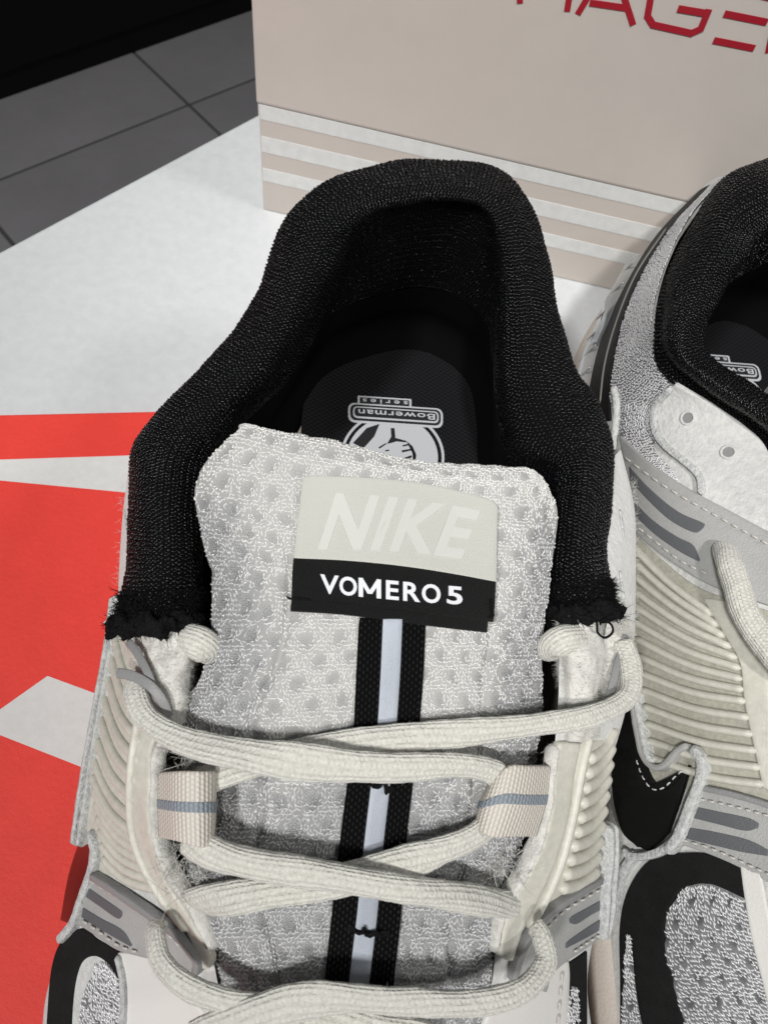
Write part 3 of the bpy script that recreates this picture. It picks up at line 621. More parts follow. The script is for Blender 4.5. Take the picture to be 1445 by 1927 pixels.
# toe box beyond the lower frame edge
tl, tr = lw, rw
sec = [tl[4][-1], tl[2][-1], tl[0][-1], rw[0][-1], rw[2][-1], rw[4][-1]]
fr = nrm(-AX)
sec2 = [p+fr*4+np.array([0, 0, -min(1.2, p[2]-2.7)]) for p in sec]; mid_ = np.mean(sec, 0)
sec3 = [p*.45+mid_*.55+fr*8.2+np.array([0, 0, -p[2]*.45-mid_[2]*.55+2.7+.12*(p[2]-2.7)]) for p in sec]
sheet('toe_box', loft([sec, sec2, sec3], 60, 30), M_WHITE, L)
# sole
out_line = np.concatenate([hc2[::-1], rw[4][1:][::-1][::-1] if False else np.zeros((0, 3))])
def sole(parent, heelpts, lowL, lowR, toe, m_, z0=.32):
    """heelpts go left->heel->right; outline: left wall from toe to heel, heel, right wall to toe"""
    O = np.concatenate([lowL[::-1], heelpts[2:-2], lowR, toe]); O = cr(np.concatenate([O, O[:1]]), 200)[:-1]
    c = O.mean(0); t = nrm(np.roll(O, -1, 0)-np.roll(O, 1, 0)); n = np.stack([-t[:, 1], t[:, 0], 0*t[:, 0]], -1)
    if ((O-c)*n).sum() < 0: n = -n
    R = []
    for z, d in ((z0, -.25), (z0+.12, .0), (z0+.6, .22), (1.6, .30), (2.3, .38), (2.75, .25), (2.95, .0), (2.9, -.4)):
        q = O+n*d; q[:, 2] = z; R.append(q)
    G = np.array(R); G = cr(G, 30); nv, nu = G.shape[:2]
    V = G.reshape(-1, 3); V = np.concatenate([V, [[c[0], c[1], z0]], [[c[0], c[1], 2.9]]]); k = np.arange(nu); k2 = (k+1) % nu
    F = [gridF(nv, nu, closed=True), np.stack([np.full(nu, nv*nu), k2, k], -1), np.stack([np.full(nu, nv*nu+1), (nv-1)*nu+k, (nv-1)*nu+k2], -1)]
    uvs = np.concatenate([np.stack(np.broadcast_arrays(np.linspace(0, 60, nu)[None], np.linspace(0, 3, nv)[:, None]), -1).reshape(-1, 2), [[0, 0], [0, 0]]])
    return mk('midsole', V, F, m_, parent, uvs)
toe3 = np.array(sec3)[[5, 3, 2, 0]]; toe2 = np.array(sec2)
toe_pts = np.array([toe2[5], sec3[5], (np.array(sec3[2])+sec3[3])/2, sec3[0], toe2[0]])
M_SOLEX = mat('scaled_midsole', (.60, .53, .47), .65, .3, None, weave=(.06, .075, .6, 'plain'), wcon=.85)
sole(L, hc2, lw[4][1:], rw[4][1:], toe_pts, M_SOLEX)

def wall_bvh(rows):
    a, b, c = rows[:3]; return bvh_of([loft([a+(a-b)*.5, a, b, c, c+(c-b)*.5], 110, 44)])
bl = wall_bvh(lw); br = wall_bvh(rw)
def overlay(name, bv, rows, off, th, m_, parent, nu=40, nv=12):
    G, N = drape(bv, rows, nu, nv, off); o = shell(name, G, N, th, m_, parent); return o, G, N
def bar(name, bv, pts, w, h, m_, parent, n=30, off=0.03, ns=10, **k):
    P, N = drapeline(bv, pts, n, off)
    if name.endswith(('edge', 'rim')): ns = 20; k['power'] = 5.0; k['lump'] = .0022
    return tube(name, P, N, w, h, m_, parent, ns=ns, **k)
def stitches(bv, pts, n, off, parent, m_=None, w=.05, ln=.62):
    P, N = drapeline(bv, pts, n*8+1, off); 
    for i in range(n):
        a = i*8; seg = P[a:a+6]; sn = N[a:a+6]; q = cr(seg, 9); nn = cr(sn, 9)
        q = q+nn*(.02*np.sin(np.linspace(0, np.pi, 9)))[:, None]; tube('stitch', q, nn, w, w*.8, m_ or M_THREAD, parent, ns=6)

# cream cage with ribs, left flank
cage_l, _, _ = overlay('cage', bl, [[(216, 1190), (200, 1300), (182, 1400), (165, 1500), (172, 1580), (195, 1640)], [(250, 1210), (240, 1320), (222, 1420), (215, 1520), (235, 1590), (270, 1660)], [(285, 1290), (272, 1350), (265, 1450), (268, 1560), (290, 1640), (350, 1735)]], .05, .06, M_RUBBER, L, 60, 24)
for i in range(14):
    f = i/13.0
    a = np.array([np.interp(f, [0, .5, 1], [222, 178, 200]), np.interp(f, [0, .5, 1], [1195, 1445, 1610])]); b = np.array([np.interp(f, [0, .5, 1], [283, 262, 300]), np.interp(f, [0, .5, 1], [1330, 1560, 1668])])
    mid = (a+b)/2+np.array([-8, 12])
    bar('rib', bl, [tuple(a), tuple(mid), tuple(b)], .17, .15, M_RUBBER, cage_l, 24, .07)
rail_l = bar('rail', bl, [(283, 1290), (268, 1370), (258, 1450), (258, 1540), (275, 1610), (320, 1690), (365, 1745)], .16, .22, M_RUBBER, cage_l, 50, .08)
overlay('eyestay', bl, [[(330, 1350), (293, 1400), (290, 1470), (292, 1560), (318, 1650), (360, 1715), (400, 1790), (398, 1812)], [(278, 1370), (266, 1430), (262, 1520), (278, 1600), (310, 1665), (352, 1725), (382, 1790), (385, 1812)]], .12, .14, M_RUBBER, L, 60, 10)
# raw leather edge strip
bar('overlay_edge', bl, [(226, 1120), (214, 1220), (196, 1320), (178, 1420), (163, 1510), (152, 1590)], .12, .3, M_EDGE, L, 60, .05, lump=.0035)
bar('overlay_edge', bl, [(231, 1140), (222, 1220), (204, 1320), (187, 1420), (172, 1520), (160, 1592)], .09, .26, M_EDGE, L, 60, .05, lump=.0035)
Gs_ = loft([ats(r_) for r_ in ([(182, 1552, 5.6), (178, 1640, 5.25), (158, 1735, 4.85)], [(172, 1548, 4.9), (152, 1640, 4.55), (132, 1735, 4.2)], [(163, 1545, 4.2), (131, 1640, 3.9), (114, 1730, 3.6)])], 30, 16)
sw_l = shell('swoosh', Gs_, facing(Gs_, normals(Gs_), np.array([-9, 0, 12.])), .1, M_GLOSS, L)
bar('overlay_edge', bl, [(180, 1560), (192, 1600), (180, 1650), (162, 1700), (150, 1735), (120, 1770)], .16, .28, M_EDGE, L, 50, .06, lump=.005)
# grey banded overlay, left
band_l, _, _ = overlay('grey_band', bl, [[(180, 1640), (215, 1665), (270, 1695), (330, 1735), (372, 1775), (392, 1800)], [(172, 1672), (205, 1692), (255, 1720), (310, 1755), (350, 1795), (375, 1815)], [(152, 1732), (185, 1752), (228, 1780), (270, 1792), (300, 1800), (340, 1820)]], .11, .08, M_BAND, L, 40, 18)
overlay('printed_bar', bl, [[(176, 1667), (205, 1686), (238, 1708), (240, 1714)], [(170, 1682), (198, 1700), (232, 1722), (240, 1716)]], .125, .02, M_BANDD, band_l, 20, 6)
overlay('printed_bar', bl, [[(168, 1706), (200, 1724), (240, 1745), (258, 1772)], [(165, 1722), (190, 1738), (230, 1760), (256, 1774)]], .125, .02, M_BANDD, band_l, 20, 6)
stitches(bl, [(182, 1652), (215, 1670), (260, 1695), (310, 1730), (355, 1775)], 11, .13, band_l)
stitches(bl, [(168, 1728), (200, 1748), (235, 1772), (275, 1785)], 7, .13, band_l)
bar('band_edge', bl, [(186, 1640), (240, 1672), (300, 1712), (350, 1750), (388, 1800), (380, 1822)], .14, .18, M_GREYFILM, band_l, 50, .14)
# toe side: black overlay, silver mesh, white vamp
toe_l, _, _ = overlay('black_overlay', bl, [[(92, 1990), (96, 1900), (104, 1820), (122, 1772), (160, 1748), (190, 1768), (232, 1792)], [(135, 1990), (138, 1900), (146, 1840), (160, 1805), (185, 1795), (210, 1810), (232, 1842)]], .07, .06, M_TOEBLK, L, 50, 10)
def silver(bv, rows, parent, nu=90, nv=60, off=.06, pitch=(.075, .055), dp=lambda uv: dimples(uv, .34, .40, .11), dep=.03, ym=None, ln=.12):
    G, N = drape(bv, rows, nu, nv, off); uv = gridUV(G); d = dp(uv); s = d*d*(3-2*d); G = G-N*(dep*s)[..., None]
    o = sheet('silver_mesh', G, M_SILVER, parent, {'mask': s}); N2 = facing(G, normals(G)); yarnfield(G, N2, o, ym or M_YARNS, pitch[0], pitch[1], dp, ln, .018, .016, thr=.55, angs=(1.0, .45)); return o
silver(bl, [[(152, 1990), (155, 1920), (165, 1860), (185, 1815)], [(190, 1990), (195, 1920), (200, 1870), (205, 1812)], [(236, 1990), (235, 1920), (232, 1880), (226, 1838)]], L, 50, 40, .055)
overlay('vamp', bl, [[(232, 1990), (234, 1900), (232, 1830), (230, 1792)], [(300, 1990), (296, 1900), (285, 1840), (275, 1795)], [(410, 1990), (395, 1920), (372, 1880), (345, 1815)]], .085, .08, M_WHITE, L, 30, 18)
bar('vamp_edge', bl, [(231, 1792), (240, 1830), (243, 1880), (240, 1930), (238, 1990)], .1, .14, M_EDGE, L, 40, .11, lump=.005)

# right flank of the left sneaker
cage_r, _, _ = overlay('cage', br, [[(1085, 1400), (1075, 1470), (1060, 1560), (1040, 1640), (1010, 1700)], [(1118, 1395), (1108, 1470), (1095, 1560), (1080, 1640), (1055, 1690)], [(1146, 1390), (1138, 1470), (1126, 1560), (1120, 1640), (1110, 1662)]], .05, .06, M_RUBBER, L, 50, 20)
for i in range(10):
    f = i/9.0
    b = np.array([np.interp(f, [0, 1], [1150, 1118]), np.interp(f, [0, 1], [1372, 1636])]); a = np.array([np.interp(f, [0, .5, 1], [1100, 1078, 1048]), np.interp(f, [0, .5, 1], [1428, 1552, 1668])])
    bar('rib', br, [tuple(a), tuple((a+b)/2+np.array([4, 8])), tuple(b)], .23, .22, M_RUBBER, cage_r, 20, .06)
bar('rail', br, [(1100, 1380), (1085, 1440), (1068, 1530), (1045, 1620), (1015, 1690), (985, 1740)], .16, .22, M_RUBBER, cage_r, 50, .08)
overlay('eyestay', br, [[(1045, 1400), (1038, 1450), (1027, 1540), (1000, 1620), (962, 1685), (945, 1730), (935, 1790)], [(1080, 1400), (1070, 1450), (1056, 1540), (1032, 1620), (1000, 1690), (975, 1740), (955, 1800)]], .12, .14, M_RUBBER, L, 60, 10)
bar('eyestay_lining', br, [(1040, 1400), (1032, 1450), (1020, 1540), (990, 1625), (955, 1680), (935, 1730), (925, 1790)], .12, .3, M_FELT, L, 60, .0, lump=.012)
bar('eyestay_lining', bl, [(322, 1380), (300, 1420), (299, 1470), (300, 1560), (325, 1640), (366, 1700), (408, 1785)], .12, .3, M_FELT, L, 60, .0, lump=.012)
bar('overlay_edge', br, [(1128, 1548), (1130, 1600), (1124, 1660), (1122, 1720), (1118, 1762)], .13, .4, M_EDGE, L, 40, .08, lump=.005)
bar('overlay_edge', br, [(1140, 1545), (1142, 1600), (1138, 1660), (1134, 1720), (1122, 1764)], .13, .4, M_EDGE, L, 40, .05, lump=.005)
band_r, _, _ = overlay('grey_band', br, [[(1122, 1650), (1085, 1672), (1045, 1698), (1005, 1740), (975, 1790), (960, 1830)], [(1122, 1705), (1095, 1722), (1062, 1745), (1030, 1775), (1000, 1815), (985, 1850)], [(1120, 1760), (1100, 1775), (1078, 1790), (1055, 1805), (1030, 1830), (1020, 1860)]], .10, .08, M_BAND, L, 40, 18)
overlay('printed_bar', br, [[(1118, 1692), (1095, 1704), (1068, 1718), (1062, 1724)], [(1118, 1708), (1100, 1717), (1075, 1732), (1063, 1730)]], .12, .02, M_BANDD, band_r, 20, 6)
overlay('printed_bar', br, [[(1118, 1727), (1100, 1738), (1070, 1758), (1055, 1770)], [(1118, 1745), (1100, 1755), (1075, 1768), (1055, 1778)]], .12, .02, M_BANDD, band_r, 20, 6)
stitches(br, [(1118, 1668), (1090, 1683), (1050, 1706), (1015, 1740)], 8, .13, band_r); stitches(br, [(1118, 1752), (1095, 1766), (1065, 1786)], 5, .13, band_r)
bar('band_edge', br, [(1120, 1648), (1070, 1675), (1020, 1708), (985, 1750), (962, 1800), (952, 1840)], .14, .18, M_GREYFILM, band_r, 50, .13)
overlay('vamp', br, [[(895, 1990), (905, 1930), (930, 1880), (965, 1840), (990, 1815)], [(980, 1990), (985, 1930), (1000, 1880), (1018, 1850), (1035, 1815)], [(1060, 1990), (1062, 1930), (1063, 1870), (1064, 1830), (1062, 1808)]], .085, .08, M_WHITE, L, 30, 18)
stitches(br, [(1046, 1825), (1042, 1870), (1038, 1930), (1034, 1985)], 6, .12, quarter_r)
overlay('black_overlay', br, [[(1066, 1990), (1066, 1900), (1065, 1812)], [(1098, 1990), (1098, 1900), (1098, 1790)]], .07, .06, M_TOEBLK, L, 30, 8)
silver(br, [[(1055, 1990), (1060, 1920), (1068, 1852)], [(1082, 1990), (1083, 1920), (1080, 1855)]], L, 40, 20, .08)

# torn white foam tips, lace stubs and grey film under the frayed ends
def lumpsheet(name, rows, m_, parent, amp=.05, nu=70, nv=50):
    G = loft([ats(r) for r in rows], nu, nv); N = facing(G, normals(G)); uv = gridUV(G); d = np.zeros(G.shape[:2])
    for _ in range(26):
        kx, ky = rng.normal(0, 7, 2); d += np.sin(uv[..., 0]*kx+uv[..., 1]*ky+rng.uniform(0, 6.3))
    return sheet(name, G+N*(amp*d/5)[..., None], m_, parent)
lumpsheet('foam_tip', [[(255, 1180, 7.7), (252, 1260, 7.6), (265, 1330, 7.6), (300, 1370, 7.7)], [(290, 1165, 8.3), (285, 1250, 8.2), (300, 1320, 8.15), (318, 1368, 8.0)], [(330, 1160, 8.45), (330, 1250, 8.4), (335, 1310, 8.25), (338, 1366, 8.0)], [(362, 1160, 8.3), (358, 1240, 8.2), (352, 1310, 8.1), (352, 1360, 7.9)], [(370, 1165, 7.6), (364, 1240, 7.5), (356, 1310, 7.4), (354, 1360, 7.2)]], M_FELT, L, .035)
lumpsheet('foam_tip', [[(1040, 1165, 7.6), (1048, 1240, 7.5), (1055, 1310, 7.4), (1062, 1390, 7.2)], [(1055, 1155, 8.35), (1062, 1240, 8.3), (1068, 1310, 8.1), (1072, 1395, 7.9)], [(1090, 1150, 8.5), (1095, 1240, 8.4), (1098, 1310, 8.2), (1095, 1395, 7.95)], [(1120, 1160, 8.35), (1125, 1240, 8.25), (1122, 1310, 8.0), (1115, 1390, 7.75)], [(1135, 1175, 7.7), (1138, 1240, 7.6), (1132, 1310, 7.5), (1120, 1390, 7.3)]], M_FELT, L, .035)
lumpsheet('suede_tip', [[(1140, 1170, 8.0), (1132, 1250, 7.9), (1130, 1330, 7.7)], [(1165, 1165, 7.9), (1160, 1240, 7.8), (1150, 1330, 7.5)], [(1190, 1170, 7.2), (1190, 1240, 7.1), (1178, 1320, 6.9)]], M_FELT, L, .03)
def free(name, pts, w, h, m_, parent, n=60, ns=12, up=(0, -.3, 1), **k):
    P = cr(ats(pts), n); return tube(name, P, np.tile(np.array(up, float), (n, 1)), w, h, m_, parent, ns=ns, **k)
free('film_strip', [(220, 1266, 8.1), (250, 1272, 8.3), (282, 1290, 8.45), (305, 1318, 8.4), (318, 1350, 8.2)], .17, .03, M_GREYFILM, L)
free('film_strip', [(240, 1205, 8.0), (262, 1235, 8.25), (282, 1275, 8.4), (300, 1330, 8.3), (302, 1352, 8.1)], .14, .03, M_GREYFILM, L)
free('film_strip', [(1178, 1195, 7.8), (1162, 1250, 8.0), (1148, 1310, 8.0), (1140, 1335, 7.9)], .16, .04, M_GREYFILM, L)
free('lace_stub', [(335, 1200, 8.1), (368, 1208, 8.4), (390, 1220, 8.3), (398, 1232, 7.9)], .58, .42, M_LACE, L, 40, 24, lump=.005)
free('lace_stub', [(1095, 1200, 8.2), (1062, 1204, 8.4), (1042, 1214, 8.3), (1034, 1226, 7.9)], .56, .42, M_LACE, L, 40, 24, lump=.005)
# punched dents in the suede tips
for x, y, bv in ((1168, 985, br), (1168, 1100, br), (240, 985, bl)):
    bar('punch_hole', bv, [(x-3, y-26), (x, y), (x+4, y+28)], .09, .05, M_EDGE, quarter_r if bv is br else quarter_l, 16, .02)

# laces
def nap(o, n, lo=.02, hi=.055, m_=None, r=.0028):
    me = o.data; k = rng.integers(0, len(me.vertices)-2, n); co = np.zeros(len(me.vertices)*3); me.vertices.foreach_get('co', co); no = np.zeros(len(me.vertices)*3); me.vertex_normals.foreach_get('vector', no)
    co = co.reshape(-1, 3)[k]/CM+ROOT[o.name]; no = no.reshape(-1, 3)[k]
    hairs('nap', co, no+rng.normal(0, .6, (n, 3)), rng.uniform(lo, hi, n), r, m_ or M_NAP, o, .9, 3)
def lace(pts, parent, w=.70, h=.21, n=330, up=(0, -.25, 1)):
    P = cr(ats(pts), n); ww = cr(np.array([[p[3] if len(p) > 3 else w, 0, 0] for p in pts]), n)[:, 0]
    sq = np.linspace(0, 1, n); T_ = nrm(np.gradient(P, axis=0)); sd = np.cross(T_, np.array(up, float)); ph_ = rng.uniform(0, 6.28)
    upv = np.array(up, float)+sd*(.38*np.sin(sq*7+ph_)+.18*np.sin(sq*17+ph_*2))[:, None]
    o_ = tube('lace', P, upv, ww*.76*(1+.07*np.sin(sq*11+ph_)+.04*np.sin(sq*29)), h, M_LACE, parent, ns=40, power=2.5, lump=.004)
    nap(o_, 1700); return o_
lace([(1168, 1205, 7.9, .5), (1186, 1255, 8.0, .6), (1180, 1310, 8.15), (1120, 1345, 8.45), (1020, 1362, 8.7), (880, 1378, 8.85), (740, 1390, 8.85), (600, 1408, 8.75), (500, 1430, 8.55), (420, 1455, 8.35), (370, 1475, 8.1)], L, .64)
lace([(262, 1275, 8.1, .5), (256, 1310, 8.3, .6), (280, 1355, 8.45), (350, 1395, 8.7), (460, 1420, 8.95), (600, 1437, 9.1), (740, 1445, 9.05), (860, 1440, 8.9), (925, 1452, 8.65, .6), (955, 1480, 8.3, .5), (962, 1500, 8.0, .5)], L, .70)
lace([(930, 1545, 8.15, .6), (880, 1580, 8.3), (780, 1618, 8.35), (660, 1652, 8.3), (540, 1675, 8.15), (440, 1690, 7.85), (385, 1694, 7.45), (355, 1698, 6.9), (335, 1702, 6.4)], L, .68)
lace([(352, 1575, 8.1, .6), (400, 1605, 8.3), (500, 1630, 8.45), (640, 1652, 8.6), (760, 1672, 8.5), (860, 1688, 8.15), (925, 1698, 7.65), (960, 1702, 7.0), (985, 1704, 6.5)], L, .56, .32)
lace([(300, 1735, 7.1, .4), (292, 1760, 7.3, .5), (305, 1810, 7.45), (350, 1855, 7.55), (430, 1885, 7.6), (540, 1908, 7.65), (680, 1935, 7.6), (820, 1960, 7.4)], L, .72)
lace([(1005, 1738, 7.15, .4), (1020, 1765, 7.3, .5), (1025, 1815, 7.4), (980, 1865, 7.6), (890, 1888, 7.75), (760, 1885, 7.9), (640, 1878, 7.95), (540, 1890, 7.85), (440, 1925, 7.6), (360, 1960, 7.3)], L, .72)

# webbing lace loops
def loop(name, rows, side):
    G = loft([ats(r) for r in rows], 30, 26); N = facing(G, normals(G)); o = shell(name, G, N, .1, M_WEB, L)
    G2 = np.stack([G[:, 12]*(1-f)+G[:, 16]*f for f in np.linspace(0, 1, 5)], 1)+N[:, 12:17]*.012
    shell('woven_stripe', G2, N[:, 12:17], .02, M_WEBG, o)
    return o
loop('lace_loop', [[(298, 1458, 8.05), (297, 1515, 7.95), (299, 1573, 7.85)], [(330, 1456, 8.65), (330, 1520, 8.55), (332, 1580, 8.45)], [(370, 1456, 8.85), (370, 1522, 8.75), (372, 1590, 8.6)], [(405, 1455, 8.55), (405, 1522, 8.45), (402, 1590, 8.3)], [(408, 1458, 8.0), (406, 1522, 7.9), (402, 1588, 7.8)]], -1)
loop('lace_loop', [[(1036, 1446, 8.05), (1028, 1510, 7.9), (1010, 1572, 7.8)], [(1000, 1446, 8.55), (988, 1510, 8.45), (968, 1572, 8.3)], [(960, 1446, 8.8), (945, 1508, 8.7), (925, 1572, 8.55)], [(925, 1470, 8.6), (905, 1518, 8.5), (895, 1555, 8.35)], [(915, 1475, 8.0), (898, 1518, 7.9), (895, 1552, 7.8)]], 1)
# stray fibres at the eyestay openings
def fibres(px, n, z, r, m_, d=(0, 0, 1)):
    b = ats([(px[0]+rng.normal(0, r), px[1]+rng.normal(0, r*1.4), z+rng.normal(0, .08)) for _ in range(n)]); hairs('stray_fibres', b, rng.normal(0, 1, (n, 3))*[1, 1, .5]+np.array(d)*.5, rng.uniform(.15, .5, n), .007, m_, L, .8)
fibres((345, 1630), 90, 7.5, 22, M_LACE); fibres((350, 1430), 50, 8.0, 14, M_LACE); fibres((940, 1640), 50, 7.5, 22, M_LACE)
# fuzz along the suede silhouette
def fuzz(bv, pts, n, parent):
    P, N = drapeline(bv, pts, 80, .02); k = rng.integers(0, 80, n); T = nrm(np.gradient(P, axis=0))
    hairs('suede_fuzz', P[k]+rng.normal(0, .03, (n, 3)), N[k]+rng.normal(0, .6, (n, 3)), rng.uniform(.05, .16, n), .004, M_FELT, parent, .8)
fuzz(br, [(1188, 900), (1192, 1000), (1192, 1100), (1190, 1180)], 260, quarter_r); fuzz(bl, [(236, 910), (232, 1000), (226, 1100)], 60, quarter_l)

# ---------------------------------------------------------------- RIGHT SNEAKER
R = thing('sneaker', (9.5, 8, .3), 'silver and white sneaker with intact black collar, at the right edge, black side emblem showing', 'sneaker', 'pair of sneakers')
OFF = np.array([9.75, 4.1, 0])
ROUT = [(1500, 960, 8.2), (1490, 870, 8.3), (1445, 815, 8.3), (1385, 772, 8.2), (1320, 727, 8.1), (1268, 688, 8.1), (1247, 648, 8.2), (1248, 592, 8.4), (1268, 506, 8.7), (1314, 414, 9.1), (1370, 330, 9.3)]
RINN = [(1600, 940), (1560, 870), (1500, 800), (1420, 738), (1365, 700), (1330, 675), (1318, 645), (1328, 605), (1360, 550), (1400, 490), (1440, 440)]
q1, q2, q3, q4, q5 = collar_rows(ROUT, RINN, HEEL, AX)
def joinR(q, r): return np.concatenate([q, (r+OFF)[11:]])
R1, R2, R3, R4, R5 = [joinR(q, r) for q, r in ((q1, r1), (q2, r2), (q3, r3), (q4, r4), (q5, r5))]
owR = outward(R1); R0 = R1+owR*.05+[0, 0, -.4]
wtR = np.clip(1-np.abs(np.arange(len(R1))-12)/10.0, 0, 1)[:, None]
R6 = R5+owR*(.15+.45*wtR); R6[:, 2] = 6.4; R7 = R5+owR*(.25+.95*wtR); R7[:, 2] = 4.4; R8 = R5+owR*(.05+.75*wtR); R8[:, 2] = 3.2
Gk = loft([R0, R1, R2, R3, R4, R5, R6], 300, 84); Gk = folds(Gk, facing(Gk, normals(Gk), np.array([9, 13, 40.]))); Nk = facing(Gk, normals(Gk), np.array([9, 13, 40.]))
col_r = sheet('collar', Gk, M_BLACK, R); knit(Gk, Nk, col_r, .088, .072, M_BLOOP, rad=.020, arch=.02, ln=.09); sheet('collar_lining', loft([R6, R7*.5+R6*.5, R7, R8], 160, 30), M_BLACK, R)
Gi2 = Gi+OFF+np.array([-.15, .4, 0]); insole_r = sheet('insole', Gi2, M_LINING, R)
ib2 = bvh_of([Gi2])
# badge on the right insole: the left one moved by the shoe's offset
for ch in [c for c in list(insole.children) if c.name.startswith('badge')]:
    d = ch.copy(); COL.objects.link(d); d.parent = insole_r; d.location = Vector((OFF+np.array([-.15, .4, 0])-(ROOT[R.name]-ROOT[L.name]))*CM)
    d.data = ch.data
# tongue tip seen at the frame edge
TOFF = OFF+np.array([1.1, .9, -.3]); Gt_r = Gt2[::2, ::2]; ctr_ = (Gt_r[:1]+Gt_r[-1:])/2; ctr_[..., 2] = 0
Gt_r = Gt_r+(ctr_-Gt_r)*np.array([.12, .12, 0])+TOFF; tongue_r = sheet('tongue', Gt_r, M_TONGUE, R, {'mask': np.clip(sm*(.22+.22*sidez)+.42*sidez, 0, 1)[::2, ::2]})
def copy_part(o, parent, shift):
    d = o.copy(); COL.objects.link(d); d.parent = parent; d.location = Vector(shift)*CM
    for c in o.children: e_ = c.copy(); COL.objects.link(e_); e_.parent = d
    return d
for o_ in (lab_w, web): copy_part(o_, R, TOFF+[.1, 0, .04]-(ROOT[R.name]-ROOT[L.name]))
WR = [[(1370, 330, 9.1), (1345, 335, 7.6), (1322, 352, 5.4)], [(1305, 402, 8.7), (1272, 420, 7.3), (1240, 440, 5.2)], [(1255, 500, 8.3), (1212, 510, 7.0), (1172, 545, 5.0)], [(1232, 600, 8.0), (1185, 615, 6.6), (1142, 640, 4.7)], [(1245, 690, 7.8), (1180, 710, 6.3), (1118, 730, 4.5)], [(1330, 765, 7.8), (1220, 810, 6.5), (1135, 840, 4.5)], [(1440, 850, 8.0), (1270, 930, 6.8), (1150, 960, 4.6)], [(1480, 980, 8.0), (1310, 1060, 6.8), (1160, 1080, 4.5)], [(1490, 1130, 7.8), (1320, 1180, 6.6), (1165, 1200, 4.4)], [(1490, 1280, 7.5), (1325, 1310, 6.2), (1165, 1320, 4.1)], [(1485, 1430, 7.1), (1325, 1450, 5.9), (1162, 1460, 3.8)], [(1480, 1590, 6.6), (1320, 1590, 5.4), (1158, 1600, 3.5)], [(1450, 1740, 6.1), (1305, 1745, 5.0), (1165, 1750, 3.3)], [(1455, 1900, 5.6), (1315, 1900, 4.6), (1172, 1900, 3.1)], [(1480, 2200, 4.6), (1340, 2200, 4.0), (1200, 2200, 3.0)]]
aw = np.array([[at(*p) for p in st] for st in WR]); lowR_ = aw[:, 2].copy(); lowR_[:, 2] -= .5; lowR_[:, 0] -= .02; low2 = lowR_.copy(); low2[:, 2] = 2.7
Gq = loft([aw[:, 0], aw[:, 1], aw[:, 2], lowR_, low2], 180, 56)
quarter2 = sheet('quarter', Gq, M_SUEDE, R); bq = bvh_of([loft([aw[:, 0]+(aw[:, 0]-aw[:, 1])*.3, aw[:, 0], aw[:, 1], aw[:, 2], aw[:, 2]+(aw[:, 2]-aw[:, 1])*.4], 160, 50)])
RORG = HEEL+OFF+np.array([-.1, 0, 0]); AXR = nrm(np.array([-.11, .99, 0.]))
Gq2 = mirror(Gq.reshape(-1, 3), RORG, AXR).reshape(Gq.shape); sheet('quarter', Gq2[:, ::-1], M_SUEDE, R)
h0 = R0[9:16]; h1 = h0+owR[9:16]*.2; h1[:, 2] = 5.3; h2 = h0+owR[9:16]*.3; h2[:, 2] = 2.7
Gh2 = loft([h0, h1, h2], 80, 24); sheet('heel_counter', Gh2, M_HEELG, R)
# midsole
sl = low2.copy(); sr = mirror(sl, RORG, AXR)
el = [low2[-1], aw[-1, 2], aw[-1, 0]]; er = list(mirror(np.array(el), RORG, AXR)); sA = el+er[::-1]; fR = -AXR; mA = np.mean(sA, 0)
sB = [p+fR*4+np.array([0, 0, -min(1.2, p[2]-2.7)]) for p in sA]
sC = [p*.45+mA*.55+fR*8.2+np.array([0, 0, -p[2]*.45-mA[2]*.55+2.7+.12*(p[2]-2.7)]) for p in sA]
sheet('toe_box', loft([sA, sB, sC], 60, 30), M_WHITE, R)
sole(R, np.concatenate([sl[:2], h2, sr[:2]]), sl, sr, np.array([sB[5], sC[5], (sC[2]+sC[3])/2, sC[0], sB[0]]), M_SOLE)
# silver mesh heel side, dark heel overlay, clip
silver(bq, [[(1375, 328), (1305, 402), (1255, 500), (1230, 600), (1240, 690), (1300, 755)], [(1352, 342), (1280, 422), (1225, 520), (1190, 620), (1180, 720), (1240, 830)], [(1338, 352), (1262, 434), (1205, 530), (1168, 630), (1150, 740), (1180, 850)]], R, 140, 60, .05, pitch=(.078, .056), dp=lambda uv: np.zeros(uv.shape[:-1]), dep=0, ln=.095)
silver(bq, [[(1255, 760), (1225, 800), (1235, 850), (1260, 880), (1300, 940), (1330, 955)], [(1180, 760), (1178, 820), (1195, 850), (1230, 885), (1270, 910), (1310, 940)]], R, 80, 40, .05, pitch=(.078, .056), dp=lambda uv: np.zeros(uv.shape[:-1]), dep=0, ln=.095)
hov, _, _ = overlay('heel_overlay', bq, [[(1338, 352), (1262, 434), (1205, 530), (1168, 630), (1150, 740), (1150, 790)], [(1328, 356), (1250, 440), (1190, 540), (1150, 635), (1128, 740), (1128, 790)], [(1318, 362), (1236, 448), (1172, 555), (1132, 650), (1112, 740), (1112, 790)]], .08, .09, M_HEELG, R, 60, 12)
bar('grey_line', bq, [(1262, 434), (1205, 520), (1168, 610), (1146, 690), (1138, 760)], .06, .05, M_GREYL, hov, 50, .15)
P_, N_ = drapeline(bq, [(1215, 470), (1172, 555), (1135, 640), (1112, 735)], 60, .0)
Pd = P_+np.array([-.12, .0, -.55]); nn = nrm(np.array([[-1, .2, .6]])).repeat(60, 0)
clip = tube('heel_clip', Pd, nn, .9, .35, M_CLIP, R, ns=16)
for i in range(5, 56, 9): tube('clip_ridge', np.array([Pd[i]+nn[i]*.17+d_*np.array([.15, .1, .35]) for d_ in np.linspace(-1, 1, 8)]), nn[:8], .06, .05, M_CLIP, clip, ns=6)
